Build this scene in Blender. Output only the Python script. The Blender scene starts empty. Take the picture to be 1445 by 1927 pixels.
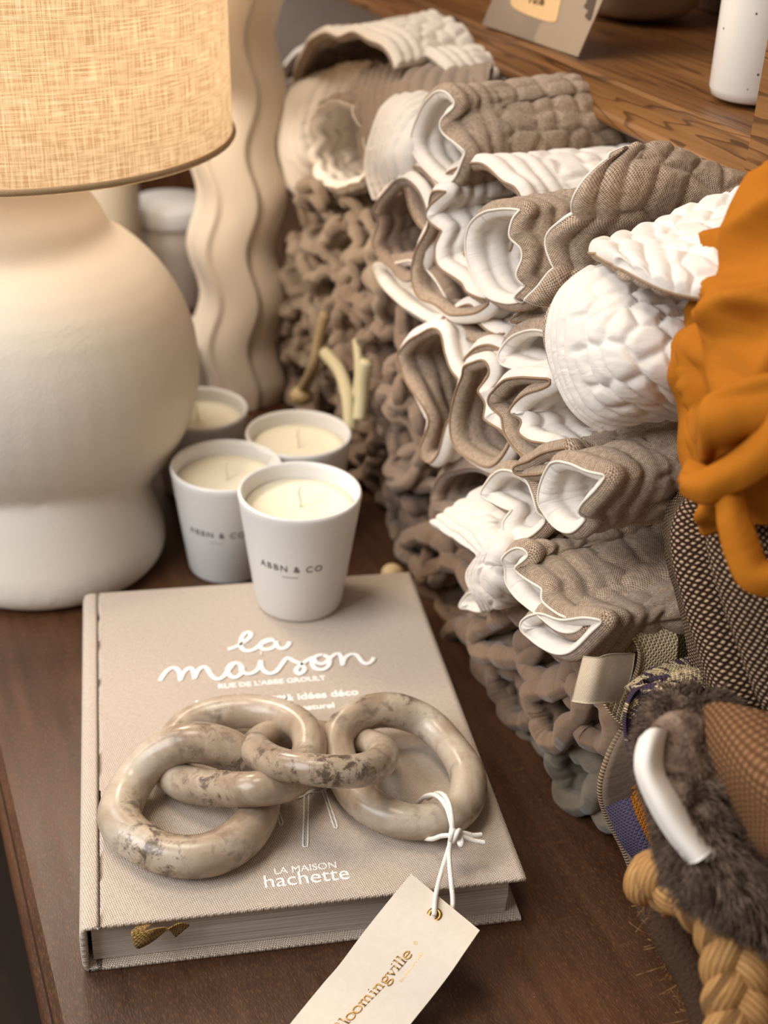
import bpy, math, random
import numpy as np
from mathutils import Vector, Matrix
random.seed(7); RNG = np.random.RandomState(11)
PI = math.pi
# ------------------------------------------------------------------ camera
IW, IH, FPX = 1445, 1927, 2484.2
RT = np.array([0.92711785, -0.37254860, 0.04073661])
UP = np.array([0.15260316, 0.47455700, 0.86689557])
FW = np.array([0.34229258, 0.79749808, -0.49682250])
CAM = np.array([-0.0493, -0.4573, 0.5163])
def ray(x, y): return RT*((x-IW/2)/FPX) + UP*((IH/2-y)/FPX) + FW
def onz(x, y, z=0.0): d = ray(x, y); return CAM + d*((z-CAM[2])/d[2])
def onx(x, y, X): d = ray(x, y); return CAM + d*((X-CAM[0])/d[0])
def ony(x, y, Y): d = ray(x, y); return CAM + d*((Y-CAM[1])/d[1])
def atd(x, y, d): return CAM + ray(x, y)*d
def proj(P):
    q = np.asarray(P)-CAM; f = q@FW
    return np.stack([IW/2+FPX*(q@RT)/f, IH/2-FPX*(q@UP)/f], -1)
scene = bpy.context.scene
COL = scene.collection
cam = bpy.data.objects.new('camera', bpy.data.cameras.new('camera')); COL.objects.link(cam)
cam.matrix_world = Matrix([[RT[0], UP[0], -FW[0], CAM[0]], [RT[1], UP[1], -FW[1], CAM[1]], [RT[2], UP[2], -FW[2], CAM[2]], [0, 0, 0, 1]])
cam.data.sensor_fit = 'VERTICAL'; cam.data.sensor_height = 32.0; cam.data.sensor_width = 24.0
cam.data.lens = FPX/IH*32.0; cam.data.clip_start = 0.01
cam.data.dof.use_dof = True; cam.data.dof.focus_distance = 0.65; cam.data.dof.aperture_fstop = 6.0
scene.camera = cam
# ------------------------------------------------------------------ object helpers
def link(name, me, parent=None):
    o = bpy.data.objects.new(name, me); COL.objects.link(o)
    if parent is not None:
        o.parent = parent
    return o
def tag(o, label=None, cat=None, group=None, kind=None):
    if label: o['label'] = label
    if cat: o['category'] = cat
    if group: o['group'] = group
    if kind: o['kind'] = kind
    return o
ROOTLOC = {}
def thing(name, loc, label, cat, group=None):
    o = bpy.data.objects.new(name, None); COL.objects.link(o); o.empty_display_size = .02
    o.location = Vector([float(a) for a in loc]); tag(o, label, cat, group); return o
def rootoff(parent):
    off = Vector((0, 0, 0)); p = parent
    while p is not None:
        off += p.location; p = p.parent
    return off
def mesh(name, V, F, mat, parent=None, uv=None, smooth=True, mats=None, mi=None, label=None):
    """V world coords; pivots: the thing's root, or the mesh's own lowest centre when it is top level"""
    V = np.asarray(V, float)
    if parent is None:
        loc = np.array([(V[:, 0].min()+V[:, 0].max())/2, (V[:, 1].min()+V[:, 1].max())/2, V[:, 2].min()])
    else:
        loc = np.array(rootoff(parent))
    me = bpy.data.meshes.new(name)
    me.from_pydata((V-loc).tolist(), [], F)
    for m in (mats or [mat]): me.materials.append(m)
    if smooth: me.polygons.foreach_set('use_smooth', [True]*len(me.polygons))
    if mi is not None: me.polygons.foreach_set('material_index', np.asarray(mi, np.int32))
    if uv is not None:
        l = me.uv_layers.new(name='UVMap'); idx = np.empty(len(me.loops), np.int32); me.loops.foreach_get('vertex_index', idx)
        l.data.foreach_set('uv', np.asarray(uv, np.float32)[idx].ravel())
    me.update()
    o = link(name, me, parent)
    if parent is None: o.location = loc
    if label: o['label'] = label
    return o
def gridfaces(nu, nv, cu=False, cv=False, base=0, flip=False):
    F = []
    for i in range(nu if cu else nu-1):
        i2 = (i+1) % nu
        for j in range(nv if cv else nv-1):
            j2 = (j+1) % nv
            q = (base+i*nv+j, base+i2*nv+j, base+i2*nv+j2, base+i*nv+j2)
            F.append(q[::-1] if flip else q)
    return F
def catmull(P, n, closed=False):
    """resample control points to n points evenly by arc length"""
    P = np.asarray(P, float); m = len(P)
    segs = m if closed else m-1; out = []
    g = (lambda k: P[k % m]) if closed else (lambda k: P[min(max(k, 0), m-1)])
    for i in range(segs):
        p0, p1, p2, p3 = g(i-1), g(i), g(i+1), g(i+2)
        for t in np.linspace(0, 1, 16, endpoint=False):
            out.append(.5*((2*p1)+(-p0+p2)*t+(2*p0-5*p1+4*p2-p3)*t*t+(-p0+3*p1-3*p2+p3)*t**3))
    out.append(g(0) if closed else P[-1]); out = np.array(out)
    d = np.r_[0, np.cumsum(np.linalg.norm(np.diff(out[:, :3], axis=0), axis=1))]
    s = np.linspace(0, d[-1], n+1)[:-1] if closed else np.linspace(0, d[-1], n)
    return np.stack([np.interp(s, d, out[:, k]) for k in range(out.shape[1])], 1)
def box(name, x0, x1, y0, y1, z0, z1, mat, parent=None, bev=.0015):
    V = []; F = []
    # bevelled box: each face inset by bev
    c = [(x0, x1), (y0, y1), (z0, z1)]; idx = {}
    for ax in range(3):
        for s in (0, 1):
            for a in (0, 1):
                for b in (0, 1):
                    p = [0, 0, 0]; o1, o2 = [k for k in range(3) if k != ax]
                    p[ax] = c[ax][s]
                    p[o1] = c[o1][a]+(bev if a == 0 else -bev); p[o2] = c[o2][b]+(bev if b == 0 else -bev)
                    key = [0, 0, 0]; key[ax] = s; key[o1] = a; key[o2] = b
                    idx[(ax, tuple(key))] = len(V); V.append(p)
    for ax in range(3):
        o1, o2 = [k for k in range(3) if k != ax]
        for s in (0, 1):
            q = []
            for a, b in ((0, 0), (1, 0), (1, 1), (0, 1)):
                k = [0, 0, 0]; k[ax] = s; k[o1] = a; k[o2] = b; q.append(idx[(ax, tuple(k))])
            F.append(q)
    for ax in range(3):   # edges along ax
        o1, o2 = [k for k in range(3) if k != ax]
        for a in (0, 1):
            for b in (0, 1):
                k0 = [0, 0, 0]; k1 = [0, 0, 0]; k0[ax] = 0; k1[ax] = 1
                for k in (k0, k1): k[o1] = a; k[o2] = b
                F.append([idx[(o1, tuple(k0))], idx[(o1, tuple(k1))], idx[(o2, tuple(k1))], idx[(o2, tuple(k0))]])
    for a in (0, 1):
        for b in (0, 1):
            for c_ in (0, 1): F.append([idx[(0, (a, b, c_))], idx[(1, (a, b, c_))], idx[(2, (a, b, c_))]])
    import bmesh
    o = mesh(name, V, F, mat, parent, smooth=False)
    bm = bmesh.new(); bm.from_mesh(o.data); bmesh.ops.recalc_face_normals(bm, faces=bm.faces); bm.to_mesh(o.data); bm.free()
    return o
def lathe(name, prof, c, mat, parent=None, seg=96, mod=None):
    prof = np.array(prof, float); n = len(prof); V = []
    for i in range(seg):
        a = 2*PI*i/seg
        for r, z in prof:
            rr = r*(mod(a, z) if mod else 1)
            V.append((c[0]+rr*math.cos(a), c[1]+rr*math.sin(a), c[2]+z))
    uv = [(2*PI*i/seg*.08, z) for i in range(seg) for r, z in prof]
    return mesh(name, V, gridfaces(seg, n, cu=True), mat, parent, uv=uv)
def tube_geo(P, r, closed=False, seg=12, squash=None, base=0, twist=0.0):
    P = np.asarray(P, float); n = len(P); r = np.broadcast_to(np.asarray(r, float), (n,))
    T = (np.roll(P, -1, 0)-np.roll(P, 1, 0)) if closed else np.gradient(P, axis=0)
    T /= np.linalg.norm(T, axis=1)[:, None]+1e-12
    N = np.zeros_like(P); a = np.array([0, 0, 1.]) if abs(T[0][2]) < .9 else np.array([1., 0, 0])
    v = np.cross(T[0], a); v /= np.linalg.norm(v); N[0] = v
    for i in range(1, n):
        v = v-T[i]*(v@T[i]); v /= np.linalg.norm(v)+1e-12; N[i] = v
    if closed:
        v = N[-1]-T[0]*(N[-1]@T[0]); v /= np.linalg.norm(v); B0 = np.cross(T[0], N[0])
        ang = math.atan2(v@B0, v@N[0])
        for i in range(n):
            t = -ang*i/n; B = np.cross(T[i], N[i]); N[i] = N[i]*math.cos(t)+B*math.sin(t)
    B = np.cross(T, N); V = []; s = np.r_[0, np.cumsum(np.linalg.norm(np.diff(P, axis=0), axis=1))]; uv = []
    for i in range(n):
        for k in range(seg):
            t = 2*PI*k/seg+twist*s[i]
            V.append(P[i]+N[i]*math.cos(t)*r[i]*(squash or 1)+B[i]*math.sin(t)*r[i]); uv.append((s[i], k/seg*2*PI*r[i]))
    F = gridfaces(n, seg, cu=closed, cv=True, base=base)
    if not closed:
        F.append([base+k for k in range(seg)]); F.append([base+(n-1)*seg+k for k in range(seg)][::-1])
    return V, F, uv
def tube(name, P, r, mat, parent=None, closed=False, seg=12, label=None, **k):
    V, F, uv = tube_geo(P, r, closed, seg, **k); return mesh(name, V, F, mat, parent, uv=uv, label=label)
def tubes(name, paths, r, mat, parent=None, seg=8, **k):
    V = []; F = []; UV = []
    for P in paths:
        v, f, uv = tube_geo(P, r, seg=seg, base=len(V), **k); V += v; F += f; UV += uv
    return mesh(name, V, F, mat, parent, uv=UV)
def normals(G, cu=False):
    du = (np.roll(G, -1, 0)-np.roll(G, 1, 0)) if cu else np.gradient(G, axis=0)
    dv = np.gradient(G, axis=1); n = np.cross(du, dv); return n/(np.linalg.norm(n, axis=2)[..., None]+1e-12)
def vnoise(x, y, seed=0):
    """smooth value noise on arrays"""
    xi = np.floor(x).astype(int); yi = np.floor(y).astype(int); xf = x-xi; yf = y-yi
    xf = xf*xf*(3-2*xf); yf = yf*yf*(3-2*yf)
    def h(a, b): n = (a*374761393+b*668265263+seed*69069) & 0x7fffffff; n = (n ^ (n >> 13))*1274126177 & 0x7fffffff; return ((n ^ (n >> 16)) % 10007)/10007.
    return (h(xi, yi)*(1-xf)+h(xi+1, yi)*xf)*(1-yf)+(h(xi, yi+1)*(1-xf)+h(xi+1, yi+1)*xf)*yf
# ------------------------------------------------------------------ materials
class NT:
    def __init__(s, name, rough=.85, spec=.3):
        s.m = bpy.data.materials.new(name); s.m.use_nodes = True; s.t = s.m.node_tree; s.b = s.t.nodes['Principled BSDF']
        s.b.inputs['Roughness'].default_value = rough; s.b.inputs['Specular IOR Level'].default_value = spec
    def n(s, typ, **k):
        o = s.t.nodes.new(typ)
        for a, v in k.items():
            if a.startswith('_'): setattr(o, a[1:], v)
            else:
                key = int(a[1:]) if a[0] == 'i' and a[1:].isdigit() else a.replace('__', ' ')
                s.put(o.inputs[key], v)
        return o
    def put(s, sock, v):
        if isinstance(v, bpy.types.NodeSocket): s.t.links.new(v, sock)
        elif isinstance(v, bpy.types.Node): s.t.links.new(v.outputs[0], sock)
        elif isinstance(v, tuple) and len(v) == 3 and sock.type == 'RGBA': sock.default_value = (*v, 1)
        else: sock.default_value = v
    def math(s, op, a, b=None, c=None):
        o = s.t.nodes.new('ShaderNodeMath'); o.operation = op; s.put(o.inputs[0], a)
        if b is not None: s.put(o.inputs[1], b)
        if c is not None: s.put(o.inputs[2], c)
        return o.outputs[0]
    def coord(s, kind='Object', scale=(1, 1, 1), rot=(0, 0, 0)):
        tc = s.t.nodes.new('ShaderNodeTexCoord'); mp = s.t.nodes.new('ShaderNodeMapping')
        s.t.links.new(tc.outputs[kind], mp.inputs[0]); mp.inputs['Scale'].default_value = scale; mp.inputs['Rotation'].default_value = rot; return mp.outputs[0]
    def noise(s, vec, scale, detail=3, rough=.5, dist=0):
        o = s.t.nodes.new('ShaderNodeTexNoise'); s.put(o.inputs['Vector'], vec); o.inputs['Scale'].default_value = scale
        o.inputs['Detail'].default_value = detail; o.inputs['Roughness'].default_value = rough; o.inputs['Distortion'].default_value = dist; return o.outputs[0]
    def ramp(s, fac, stops, interp='LINEAR'):
        o = s.t.nodes.new('ShaderNodeValToRGB'); s.put(o.inputs[0], fac); e = o.color_ramp.elements; o.color_ramp.interpolation = interp
        while len(e) < len(stops): e.new(.5)
        for k, (p, c) in zip(e, stops): k.position = p; k.color = (*c, 1) if isinstance(c, tuple) else (c, c, c, 1)
        return o.outputs[0]
    def mix(s, f, a, b, mode='MIX'):
        o = s.t.nodes.new('ShaderNodeMix'); o.data_type = 'RGBA'; o.blend_type = mode
        s.put(o.inputs[0], f); s.put(o.inputs[6], a); s.put(o.inputs[7], b); return o.outputs[2]
    def bump(s, h, strength=.5, dist=.001):
        o = s.t.nodes.new('ShaderNodeBump'); s.put(o.inputs['Height'], h); o.inputs['Strength'].default_value = strength; o.inputs['Distance'].default_value = dist
        s.t.links.new(o.outputs[0], s.b.inputs['Normal']); return o
    def col(s, c): s.put(s.b.inputs['Base Color'], c)
def srgb(r, g, b):
    f = lambda v: (v/255/12.92) if v/255 <= .04045 else ((v/255+.055)/1.055)**2.4
    return (f(r), f(g), f(b))
def weave(name, ca, cb, pitch, bump=.5, rough=.9, kind='UV', rot=0, var=.25, wrinkle=0.0, tint=None, slub=True):
    """plain weave: alternating warp and weft threads in two tones"""
    t = NT(name, rough, .15)
    v = t.coord(kind, rot=(0, 0, rot)); sp = t.n('ShaderNodeSeparateXYZ', i0=v)
    k = PI/pitch
    su = t.math('SINE', t.math('MULTIPLY', sp.outputs[0], k)); sv = t.math('SINE', t.math('MULTIPLY', sp.outputs[1], k))
    w = t.math('MULTIPLY', su, sv)
    au = t.math('ABSOLUTE', su); av = t.math('ABSOLUTE', sv)
    over = t.math('GREATER_THAN', w, 0)
    n1 = t.noise(v, .35/pitch, 2); n2 = t.noise(v, 18, 3)
    f = t.math('ADD', t.math('MULTIPLY_ADD', w, .55, .5), t.math('MULTIPLY', t.math('SUBTRACT', n1, .5), 1.1 if slub else .4))
    c = t.mix(f, ca, cb)
    c = t.mix(t.math('MULTIPLY', n2, var), c, tuple(x*.55 for x in ca))
    if tint: c = t.mix(tint[0], c, tint[1])
    t.col(c)
    h = t.math('MULTIPLY_ADD', t.math('MULTIPLY', t.math('SUBTRACT', 1, t.math('MULTIPLY', au, av)), -1), 1, 1)
    if wrinkle:
        nw = t.noise(t.coord(kind, scale=(1, .35, 1)), 160, 3, .55, .6); h = t.math('MULTIPLY_ADD', nw, wrinkle, h)
    t.bump(h, bump, pitch*.6); t.b.inputs['Sheen Weight'].default_value = .15
    return t.m
def cotton(name, c, c2, wrinkle=1.0, rough=.9):
    t = NT(name, rough, .12); v = t.coord('UV')
    n = t.noise(v, 30, 3); t.col(t.mix(n, c, c2))
    w1 = t.noise(t.coord('UV', scale=(1, .3, 1)), 170, 3, .5, .7); w2 = t.noise(v, 1300, 2)
    t.bump(t.math('MULTIPLY_ADD', w2, .12, t.math('MULTIPLY', w1, wrinkle)), .55, .0016)
    t.b.inputs['Sheen Weight'].default_value = .25
    return t.m
def plain(name, c, rough=.5, spec=.5, bumpscale=None, bumpd=.0005, metallic=0, var=0):
    t = NT(name, rough, spec); t.b.inputs['Metallic'].default_value = metallic; v = t.coord('Object')
    t.col(t.mix(t.math('MULTIPLY', t.noise(v, 25, 3), var), c, tuple(x*.5 for x in c)))
    if bumpscale: t.bump(t.noise(v, bumpscale, 3), .5, bumpd)
    return t.m
def wood(name, stops, rough=.45, axis=1, fine=1.0, scale=1.0, spec=.4, rings=True):
    t = NT(name, rough, spec); s = [26., 26., 26.]; s[axis] = 1.6
    v = t.coord('Object', scale=tuple(x*scale for x in s))
    n = t.noise(v, 1.0, 4, .6, 1.2 if rings else .3)
    s2 = [420., 420., 420.]; s2[axis] = 14.; n2 = t.noise(t.coord('Object', scale=tuple(s2)), 1.0, 3, .6)
    r = t.math('FRACT', t.math('MULTIPLY', n, 7.0)) if rings else n
    f = t.math('ADD', t.math('MULTIPLY', t.math('MULTIPLY_ADD', r, .2, t.math('MULTIPLY', n, .8)), .8), t.math('MULTIPLY', t.math('SUBTRACT', n2, .5), .5*fine))
    t.col(t.ramp(f, stops)); t.bump(n2, .25, .0008)
    rr = t.math('MULTIPLY_ADD', n2, .3, rough-.1); t.put(t.b.inputs['Roughness'], rr)
    return t.m
M = {}
M['linen'] = weave('taupe_linen', srgb(124, 94, 70), srgb(226, 202, 176), .00062, .8, wrinkle=.8)
M['white'] = cotton('white_quilted_cotton', srgb(221, 211, 199), srgb(232, 223, 212))
M['greige'] = cotton('greige_cotton', srgb(226, 212, 200), srgb(236, 225, 214))
M['taupe'] = cotton('taupe_cotton', srgb(124, 103, 86), srgb(152, 130, 112), 1.8)
M['taupe2'] = cotton('brown_taupe_cotton', srgb(114, 91, 73), srgb(140, 115, 94), 1.8)
M['taupe3'] = cotton('warm_beige_cotton', srgb(136, 117, 100), srgb(160, 142, 124), 1.8)
M['green'] = cotton('grey_green_cotton', srgb(104, 93, 78), srgb(126, 114, 97), 1.4)
M['cream_edge'] = plain('cream_edge_cotton', srgb(226, 216, 202), .9, .1, 900, .0004)
M['linen_edge'] = plain('taupe_edge_thread', srgb(150, 124, 98), .9, .1, 900, .0006)
M['lamp'] = plain('matt_cream_ceramic', srgb(220, 209, 193), .75, .25, 420, .0005)
M['vase'] = plain('ivory_ceramic', srgb(222, 208, 190), .35, .45)
M['cup'] = plain('matt_white_ceramic', srgb(222, 219, 215), .42, .4)
M['wax'] = plain('ivory_wax', srgb(240, 230, 206), .5, .4); 
for k_ in ('wax',):
    b_ = M[k_].node_tree.nodes['Principled BSDF']; b_.inputs['Subsurface Weight'].default_value = .3; b_.inputs['Subsurface Radius'].default_value = (.01, .008, .005); b_.inputs['Subsurface Scale'].default_value = .5
M['ink'] = plain('dark_brown_ink', srgb(62, 48, 40), .7, .2)
M['whiteink'] = plain('white_foil_print', srgb(252, 250, 245), .6, .3)
M['gold'] = plain('gold_foil', srgb(190, 150, 88), .32, .5, metallic=.85)
M['tabletop'] = wood('dark_stained_tabletop', [(.1, srgb(46, 28, 18)), (.5, srgb(70, 43, 26)), (.9, srgb(100, 64, 38))], .40, 1, 1.6, 3.0, .55, rings=False)
def table_mat():
    t = NT('dark_stained_tabletop', .42, .5)
    a = t.noise(t.coord('Object', scale=(1, .3, 1)), 14, 4, .6); fl = t.noise(t.coord('Object', scale=(1, .22, 1)), 1250, 3, .6); f2 = t.noise(t.coord('Object', scale=(1, .1, 1)), 130, 3, .6)
    c = t.ramp(t.math('ADD', t.math('MULTIPLY', a, .6), t.math('MULTIPLY', f2, .4)), [(.3, srgb(50, 30, 18)), (.5, srgb(68, 42, 25)), (.72, srgb(94, 60, 36))])
    c = t.mix(t.ramp(fl, [(.50, 0.0), (.72, .45)]), c, srgb(132, 86, 50))
    vo = t.n('ShaderNodeTexVoronoi', Vector=t.coord('Object'), Scale=70.); c = t.mix(t.ramp(vo.outputs[0], [(.014, .7), (.022, 0.0)]), c, srgb(205, 180, 150)); t.col(c)
    t.bump(t.math('ADD', fl, f2), .3, .0006); t.put(t.b.inputs['Roughness'], t.math('MULTIPLY_ADD', f2, .35, .25)); return t.m
M['tabletop'] = table_mat()
M['shelfwood'] = wood('honey_brown_shelf_wood', [(.15, srgb(88, 57, 30)), (.42, srgb(126, 86, 47)), (.75, srgb(156, 112, 66))], .45, 1, .8, .8, .4)
def shelf_mat():
    t = NT('honey_brown_shelf_wood', .45, .4)
    n = t.noise(t.coord('Object', scale=(22, 1.3, 22)), 1.0, 3, .5, .6); f2 = t.noise(t.coord('Object', scale=(380, 12, 380)), 1.0, 3, .6)
    c = t.ramp(t.math('MULTIPLY_ADD', f2, .35, t.math('MULTIPLY', n, .65)), [(.3, srgb(92, 58, 28)), (.5, srgb(122, 81, 42)), (.7, srgb(150, 104, 58))])
    r = t.math('FRACT', t.math('MULTIPLY', n, 16.0)); ln = t.ramp(r, [(.0, .75), (.10, .75), (.24, 0.0)])
    c = t.mix(ln, c, srgb(66, 38, 18)); t.col(c); t.bump(t.math('ADD', f2, t.math('MULTIPLY', ln, -1)), .3, .0006); return t.m
M['shelfwood'] = shelf_mat()
M['shelfdark'] = wood('dark_brown_cabinet_wood', [(.2, srgb(60, 34, 18)), (.5, srgb(98, 58, 30)), (.8, srgb(126, 80, 44))], .5, 2, .9, 1.0, .35)
M['orange'] = cotton('burnt_orange_cotton', srgb(160, 94, 20), srgb(176, 106, 28), .5)
M['cord'] = plain('white_cotton_cord', srgb(240, 234, 224), .85, .15, 1500, .0006)
M['wall'] = plain('warm_grey_plaster', srgb(196, 176, 160), .9, .1, 60, .001, var=.1)
M['floor'] = wood('dark_floor_wood', [(.2, srgb(30, 20, 14)), (.8, srgb(58, 40, 28))], .6, 1)
# ------------------------------------------------------------------ the setting
def struct(o): o['kind'] = 'structure'; return o
struct(box('floor', -1.6, 1.2, -1.0, 1.42, -.80, -.76, M['floor'], bev=.001))
struct(box('wall_back', -1.6, 1.2, 1.42, 1.5, -.76, 1.5, M['wall'], bev=.001))
struct(box('wall_right', .80, .88, -.9, 1.42, -.76, 1.5, M['wall'], bev=.001))
# display table
tb = thing('display_table', (.3, .4, -.76), 'dark-stained wooden display table with worn edge carrying all the goods', 'table')
TX = -.0174
box('tabletop', TX, .795, -.42, 1.3, -.026, 0, M['tabletop'], tb, .004)
box('apron', TX+.012, TX+.034, -.40, 1.28, -.20, -.026, M['tabletop'], tb, .002)
for (a, b) in ((TX+.01, -.41), (TX+.01, 1.22), (.72, -.41), (.72, 1.22)):
    box('leg', a, a+.06, b, b+.06, -.76, -.026, M['tabletop'], tb, .004)
# moulding under the edge
tube('edge_moulding', [(TX+.006, -.41, -.036), (TX+.006, 0, -.036), (TX+.006, 1.28, -.036)], .010, M['tabletop'], tb, seg=14)
# shelf unit
SX, SZ = .385, .3275
su = thing('wall_shelf', (.59, .6, SZ), 'honey-brown wooden shelf unit above the rolled quilts', 'shelf')
def prism_y(name, prof, y0, y1, mat, parent, ny=2):
    n = len(prof); V = []
    for y in np.linspace(y0, y1, ny):
        for x, z in prof: V.append((x, y, z))
    F = gridfaces(ny, n, cv=True); F.append(list(range(n))); F.append([(ny-1)*n+k for k in range(n)][::-1])
    return mesh(name, V, F, mat, parent, smooth=False)
prism_y('shelf_board', [(SX+.010, SZ), (SX+.012, SZ-.001), (.795, SZ-.001), (.795, SZ+.024), (SX+.012, SZ+.024), (SX+.008, SZ+.022)], .10, 1.2, M['shelfwood'], su)
prism_y('front_lip', [(SX, SZ+.002), (SX+.001, SZ), (SX+.0118, SZ), (SX+.0118, SZ+.0262), (SX+.003, SZ+.0262), (SX+.0005, SZ+.0245), (SX+.002, SZ+.020), (SX+.002, SZ+.007), (SX, SZ+.005)], .10, 1.2, M['shelfwood'], su)
box('side_panel', SX-.004, .795, .072, .0995, SZ-.03, .95, M['shelfwood'], su, .002)
box('side_panel', SX-.004, .795, 1.2, 1.228, SZ-.03, .95, M['shelfdark'], su, .002)
box('back_panel', .785, .796, .0995, 1.2, SZ+.024, .95, M['shelfdark'], su, .001)
box('cross_rail', .60, .615, .0995, 1.2, SZ+.024, SZ+.20, M['shelfdark'], su, .002)
# ------------------------------------------------------------------ table lamp
LA = np.array([.050, .42])
def ellipsoid(c, r, nu=40, nv=24, base=0):
    V = []; F = []
    for i in range(nu):
        for j in range(nv):
            a = 2*PI*i/nu; b = -PI/2+PI*(j+.5)/nv
            V.append((c[0]+r[0]*math.cos(b)*math.cos(a), c[1]+r[1]*math.cos(b)*math.sin(a), c[2]+r[2]*math.sin(b)))
    F = gridfaces(nu, nv, cu=True, base=base)
    F.append([base+i*nv for i in range(nu)][::-1]); F.append([base+i*nv+nv-1 for i in range(nu)])
    return V, F
def cone(c0, c1, prof, nu=40, base=0):
    V = []; n = len(prof)
    for i in range(nu):
        a = 2*PI*i/nu
        for r, t in prof:
            c = np.array(c0)*(1-t)+np.array(c1)*t; V.append((c[0]+r*math.cos(a), c[1]+r*math.sin(a), c[2]))
    F = gridfaces(nu, n, cu=True, base=base); F.append([base+i*n for i in range(nu)][::-1]); F.append([base+i*n+n-1 for i in range(nu)])
    return V, F
lamp = thing('table_lamp', (LA[0], LA[1], 0), 'cream ceramic table lamp with round body, stubby feet and linen drum shade', 'lamp')
LA = np.array([.052, .435])
gc = ony(60, 686, LA[1])
V, F = ellipsoid(gc, (.1185, .1185, .1165))
for c0, c1, prof in (((.050, .389, 0), (.054, .400, .118), [(.073, 0.0), (.081, .035), (.0845, .10), (.083, .20), (.075, .38), (.066, .58), (.055, .76), (.040, .90), (.022, .98), (.004, 1)]),
                     ((-.030, .50, 0), (.0, .47, .13), [(.04, 0), (.048, .08), (.044, .4), (.03, .9), (.01, 1)]),
                     ((.085, .50, 0), (.078, .475, .13), [(.032, 0), (.037, .08), (.034, .4), (.028, .9), (.01, 1)]),
                     ((LA[0], LA[1], gc[2]+.05), (LA[0], LA[1], gc[2]+.175), [(.085, 0), (.06, .5), (.050, .62), (.045, .8), (.045, 1)])):
    v, f = cone(c0, c1, prof, base=len(V)); V += v; F += f
base = mesh('lamp_base', V, F, M['lamp'], lamp)
rm = base.modifiers.new('r', 'REMESH'); rm.mode = 'VOXEL'; rm.voxel_size = .0035; rm.use_smooth_shade = True
sm = base.modifiers.new('s', 'SMOOTH'); sm.factor = .8; sm.iterations = 5
# shade: translucent linen
t = NT('lampshade_linen', .9, .1)
v = t.coord('UV'); sp = t.n('ShaderNodeSeparateXYZ', i0=v)
k = PI/.00075
vx = t.math('MULTIPLY_ADD', t.noise(t.coord('UV', scale=(1, .05, 1)), 120, 2), .004, sp.outputs[0])
vy = t.math('MULTIPLY_ADD', t.noise(t.coord('UV', scale=(.05, 1, 1)), 120, 2), .004, sp.outputs[1])
g = t.math('MAXIMUM', t.math('ABSOLUTE', t.math('SINE', t.math('MULTIPLY', vx, k))), t.math('ABSOLUTE', t.math('SINE', t.math('MULTIPLY', vy, k))))
sl = t.math('MULTIPLY', t.noise(t.coord('UV', scale=(.06, 1, 1)), 900, 3), t.noise(t.coord('UV', scale=(1, .06, 1)), 900, 3))
f = t.math('MULTIPLY_ADD', g, .55, t.math('MULTIPLY', sl, 1.3))
c = t.ramp(f, [(.2, srgb(230, 214, 186)), (.95, srgb(136, 108, 76))])
t.col(c); tr = t.n('ShaderNodeBsdfTranslucent', Color=c); mx = t.n('ShaderNodeMixShader'); t.put(mx.inputs[0], .45)
t.t.links.new(t.b.outputs[0], mx.inputs[1]); t.t.links.new(tr.outputs[0], mx.inputs[2]); t.t.links.new(mx.outputs[0], t.t.nodes['Material Output'].inputs[0])
t.bump(t.math('SUBTRACT', 1, f), .4, .0006)
M['shade'] = t.m
ZS = ony(20, 372, LA[1]-.148)[2]
def shade_geo(r0, r1, z0, z1, n=160):
    V = []; UV = []
    for i in range(n+1):
        a = 2*PI*i/n
        for j in range(12):
            u = j/11; r = r0*(1-u)+r1*u; V.append((LA[0]+r*math.cos(a), LA[1]+r*math.sin(a), z0+(z1-z0)*u)); UV.append((a*r0, (z1-z0)*u))
    return V, gridfaces(n+1, 12), UV
V, F, UV = shade_geo(.1485, .143, ZS, ZS+.22); mesh('lamp_shade', V, F, M['shade'], lamp, uv=UV)
M['trim'] = weave('shade_hem_tape', srgb(168, 138, 100), srgb(200, 170, 130), .0009, .5)
for z, r in ((ZS+.0025, .1487), (ZS+.2175, .1432)):
    P = [(LA[0]+r*math.cos(a), LA[1]+r*math.sin(a), z) for a in np.linspace(0, 2*PI, 128, endpoint=False)]
    tube('shade_rim', P, .0021, M['trim'], lamp, closed=True, seg=8)
tube('lamp_stem', [(LA[0], LA[1], gc[2]+.15), (LA[0], LA[1], ZS+.03)], .008, M['gold'], lamp)
bulbm = NT('bulb_glass', .3); bulbm.b.inputs['Emission Color'].default_value = (1, .78, .5, 1); bulbm.b.inputs['Emission Strength'].default_value = 12
V, F = ellipsoid((LA[0], LA[1], ZS+.09), (.028, .028, .034)); mesh('bulb', V, F, bulbm.m, lamp)
def light(name, typ, loc, energy, color, size=.1, target=None, sy=None, parent=None):
    l = bpy.data.lights.new(name, typ); l.energy = energy; l.color = color
    if typ == 'POINT': l.shadow_soft_size = size
    if typ == 'AREA':
        l.size = size
        if sy: l.shape = 'RECTANGLE'; l.size_y = sy
    o = bpy.data.objects.new(name, l); COL.objects.link(o); o.location = loc
    if target is not None: o.rotation_euler = (Vector(target)-Vector(loc)).to_track_quat('-Z', 'Y').to_euler()
    return o
light('lamp_bulb_light', 'POINT', (LA[0], LA[1], ZS+.05), 4.3, (1, .88, .74), .04)
light('window_daylight', 'AREA', (-1.15, -.05, 1.15), 27, (.93, .96, 1.0), 1.1, (.2, .2, .1), 1.0)
light('rear_fill_light', 'AREA', (-.55, 1.15, 1.25), 9, (1, .95, .88), .7, (.3, .35, .15), .7)  # added fill light without a known source; brightens the quilts beside the wavy vase
light('shop_ceiling_light', 'AREA', (-.15, .35, 1.6), 9, (1, .88, .72), .5, (.2, .2, 0), .5)
w = bpy.data.worlds.new('world'); scene.world = w; w.use_nodes = True
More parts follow.
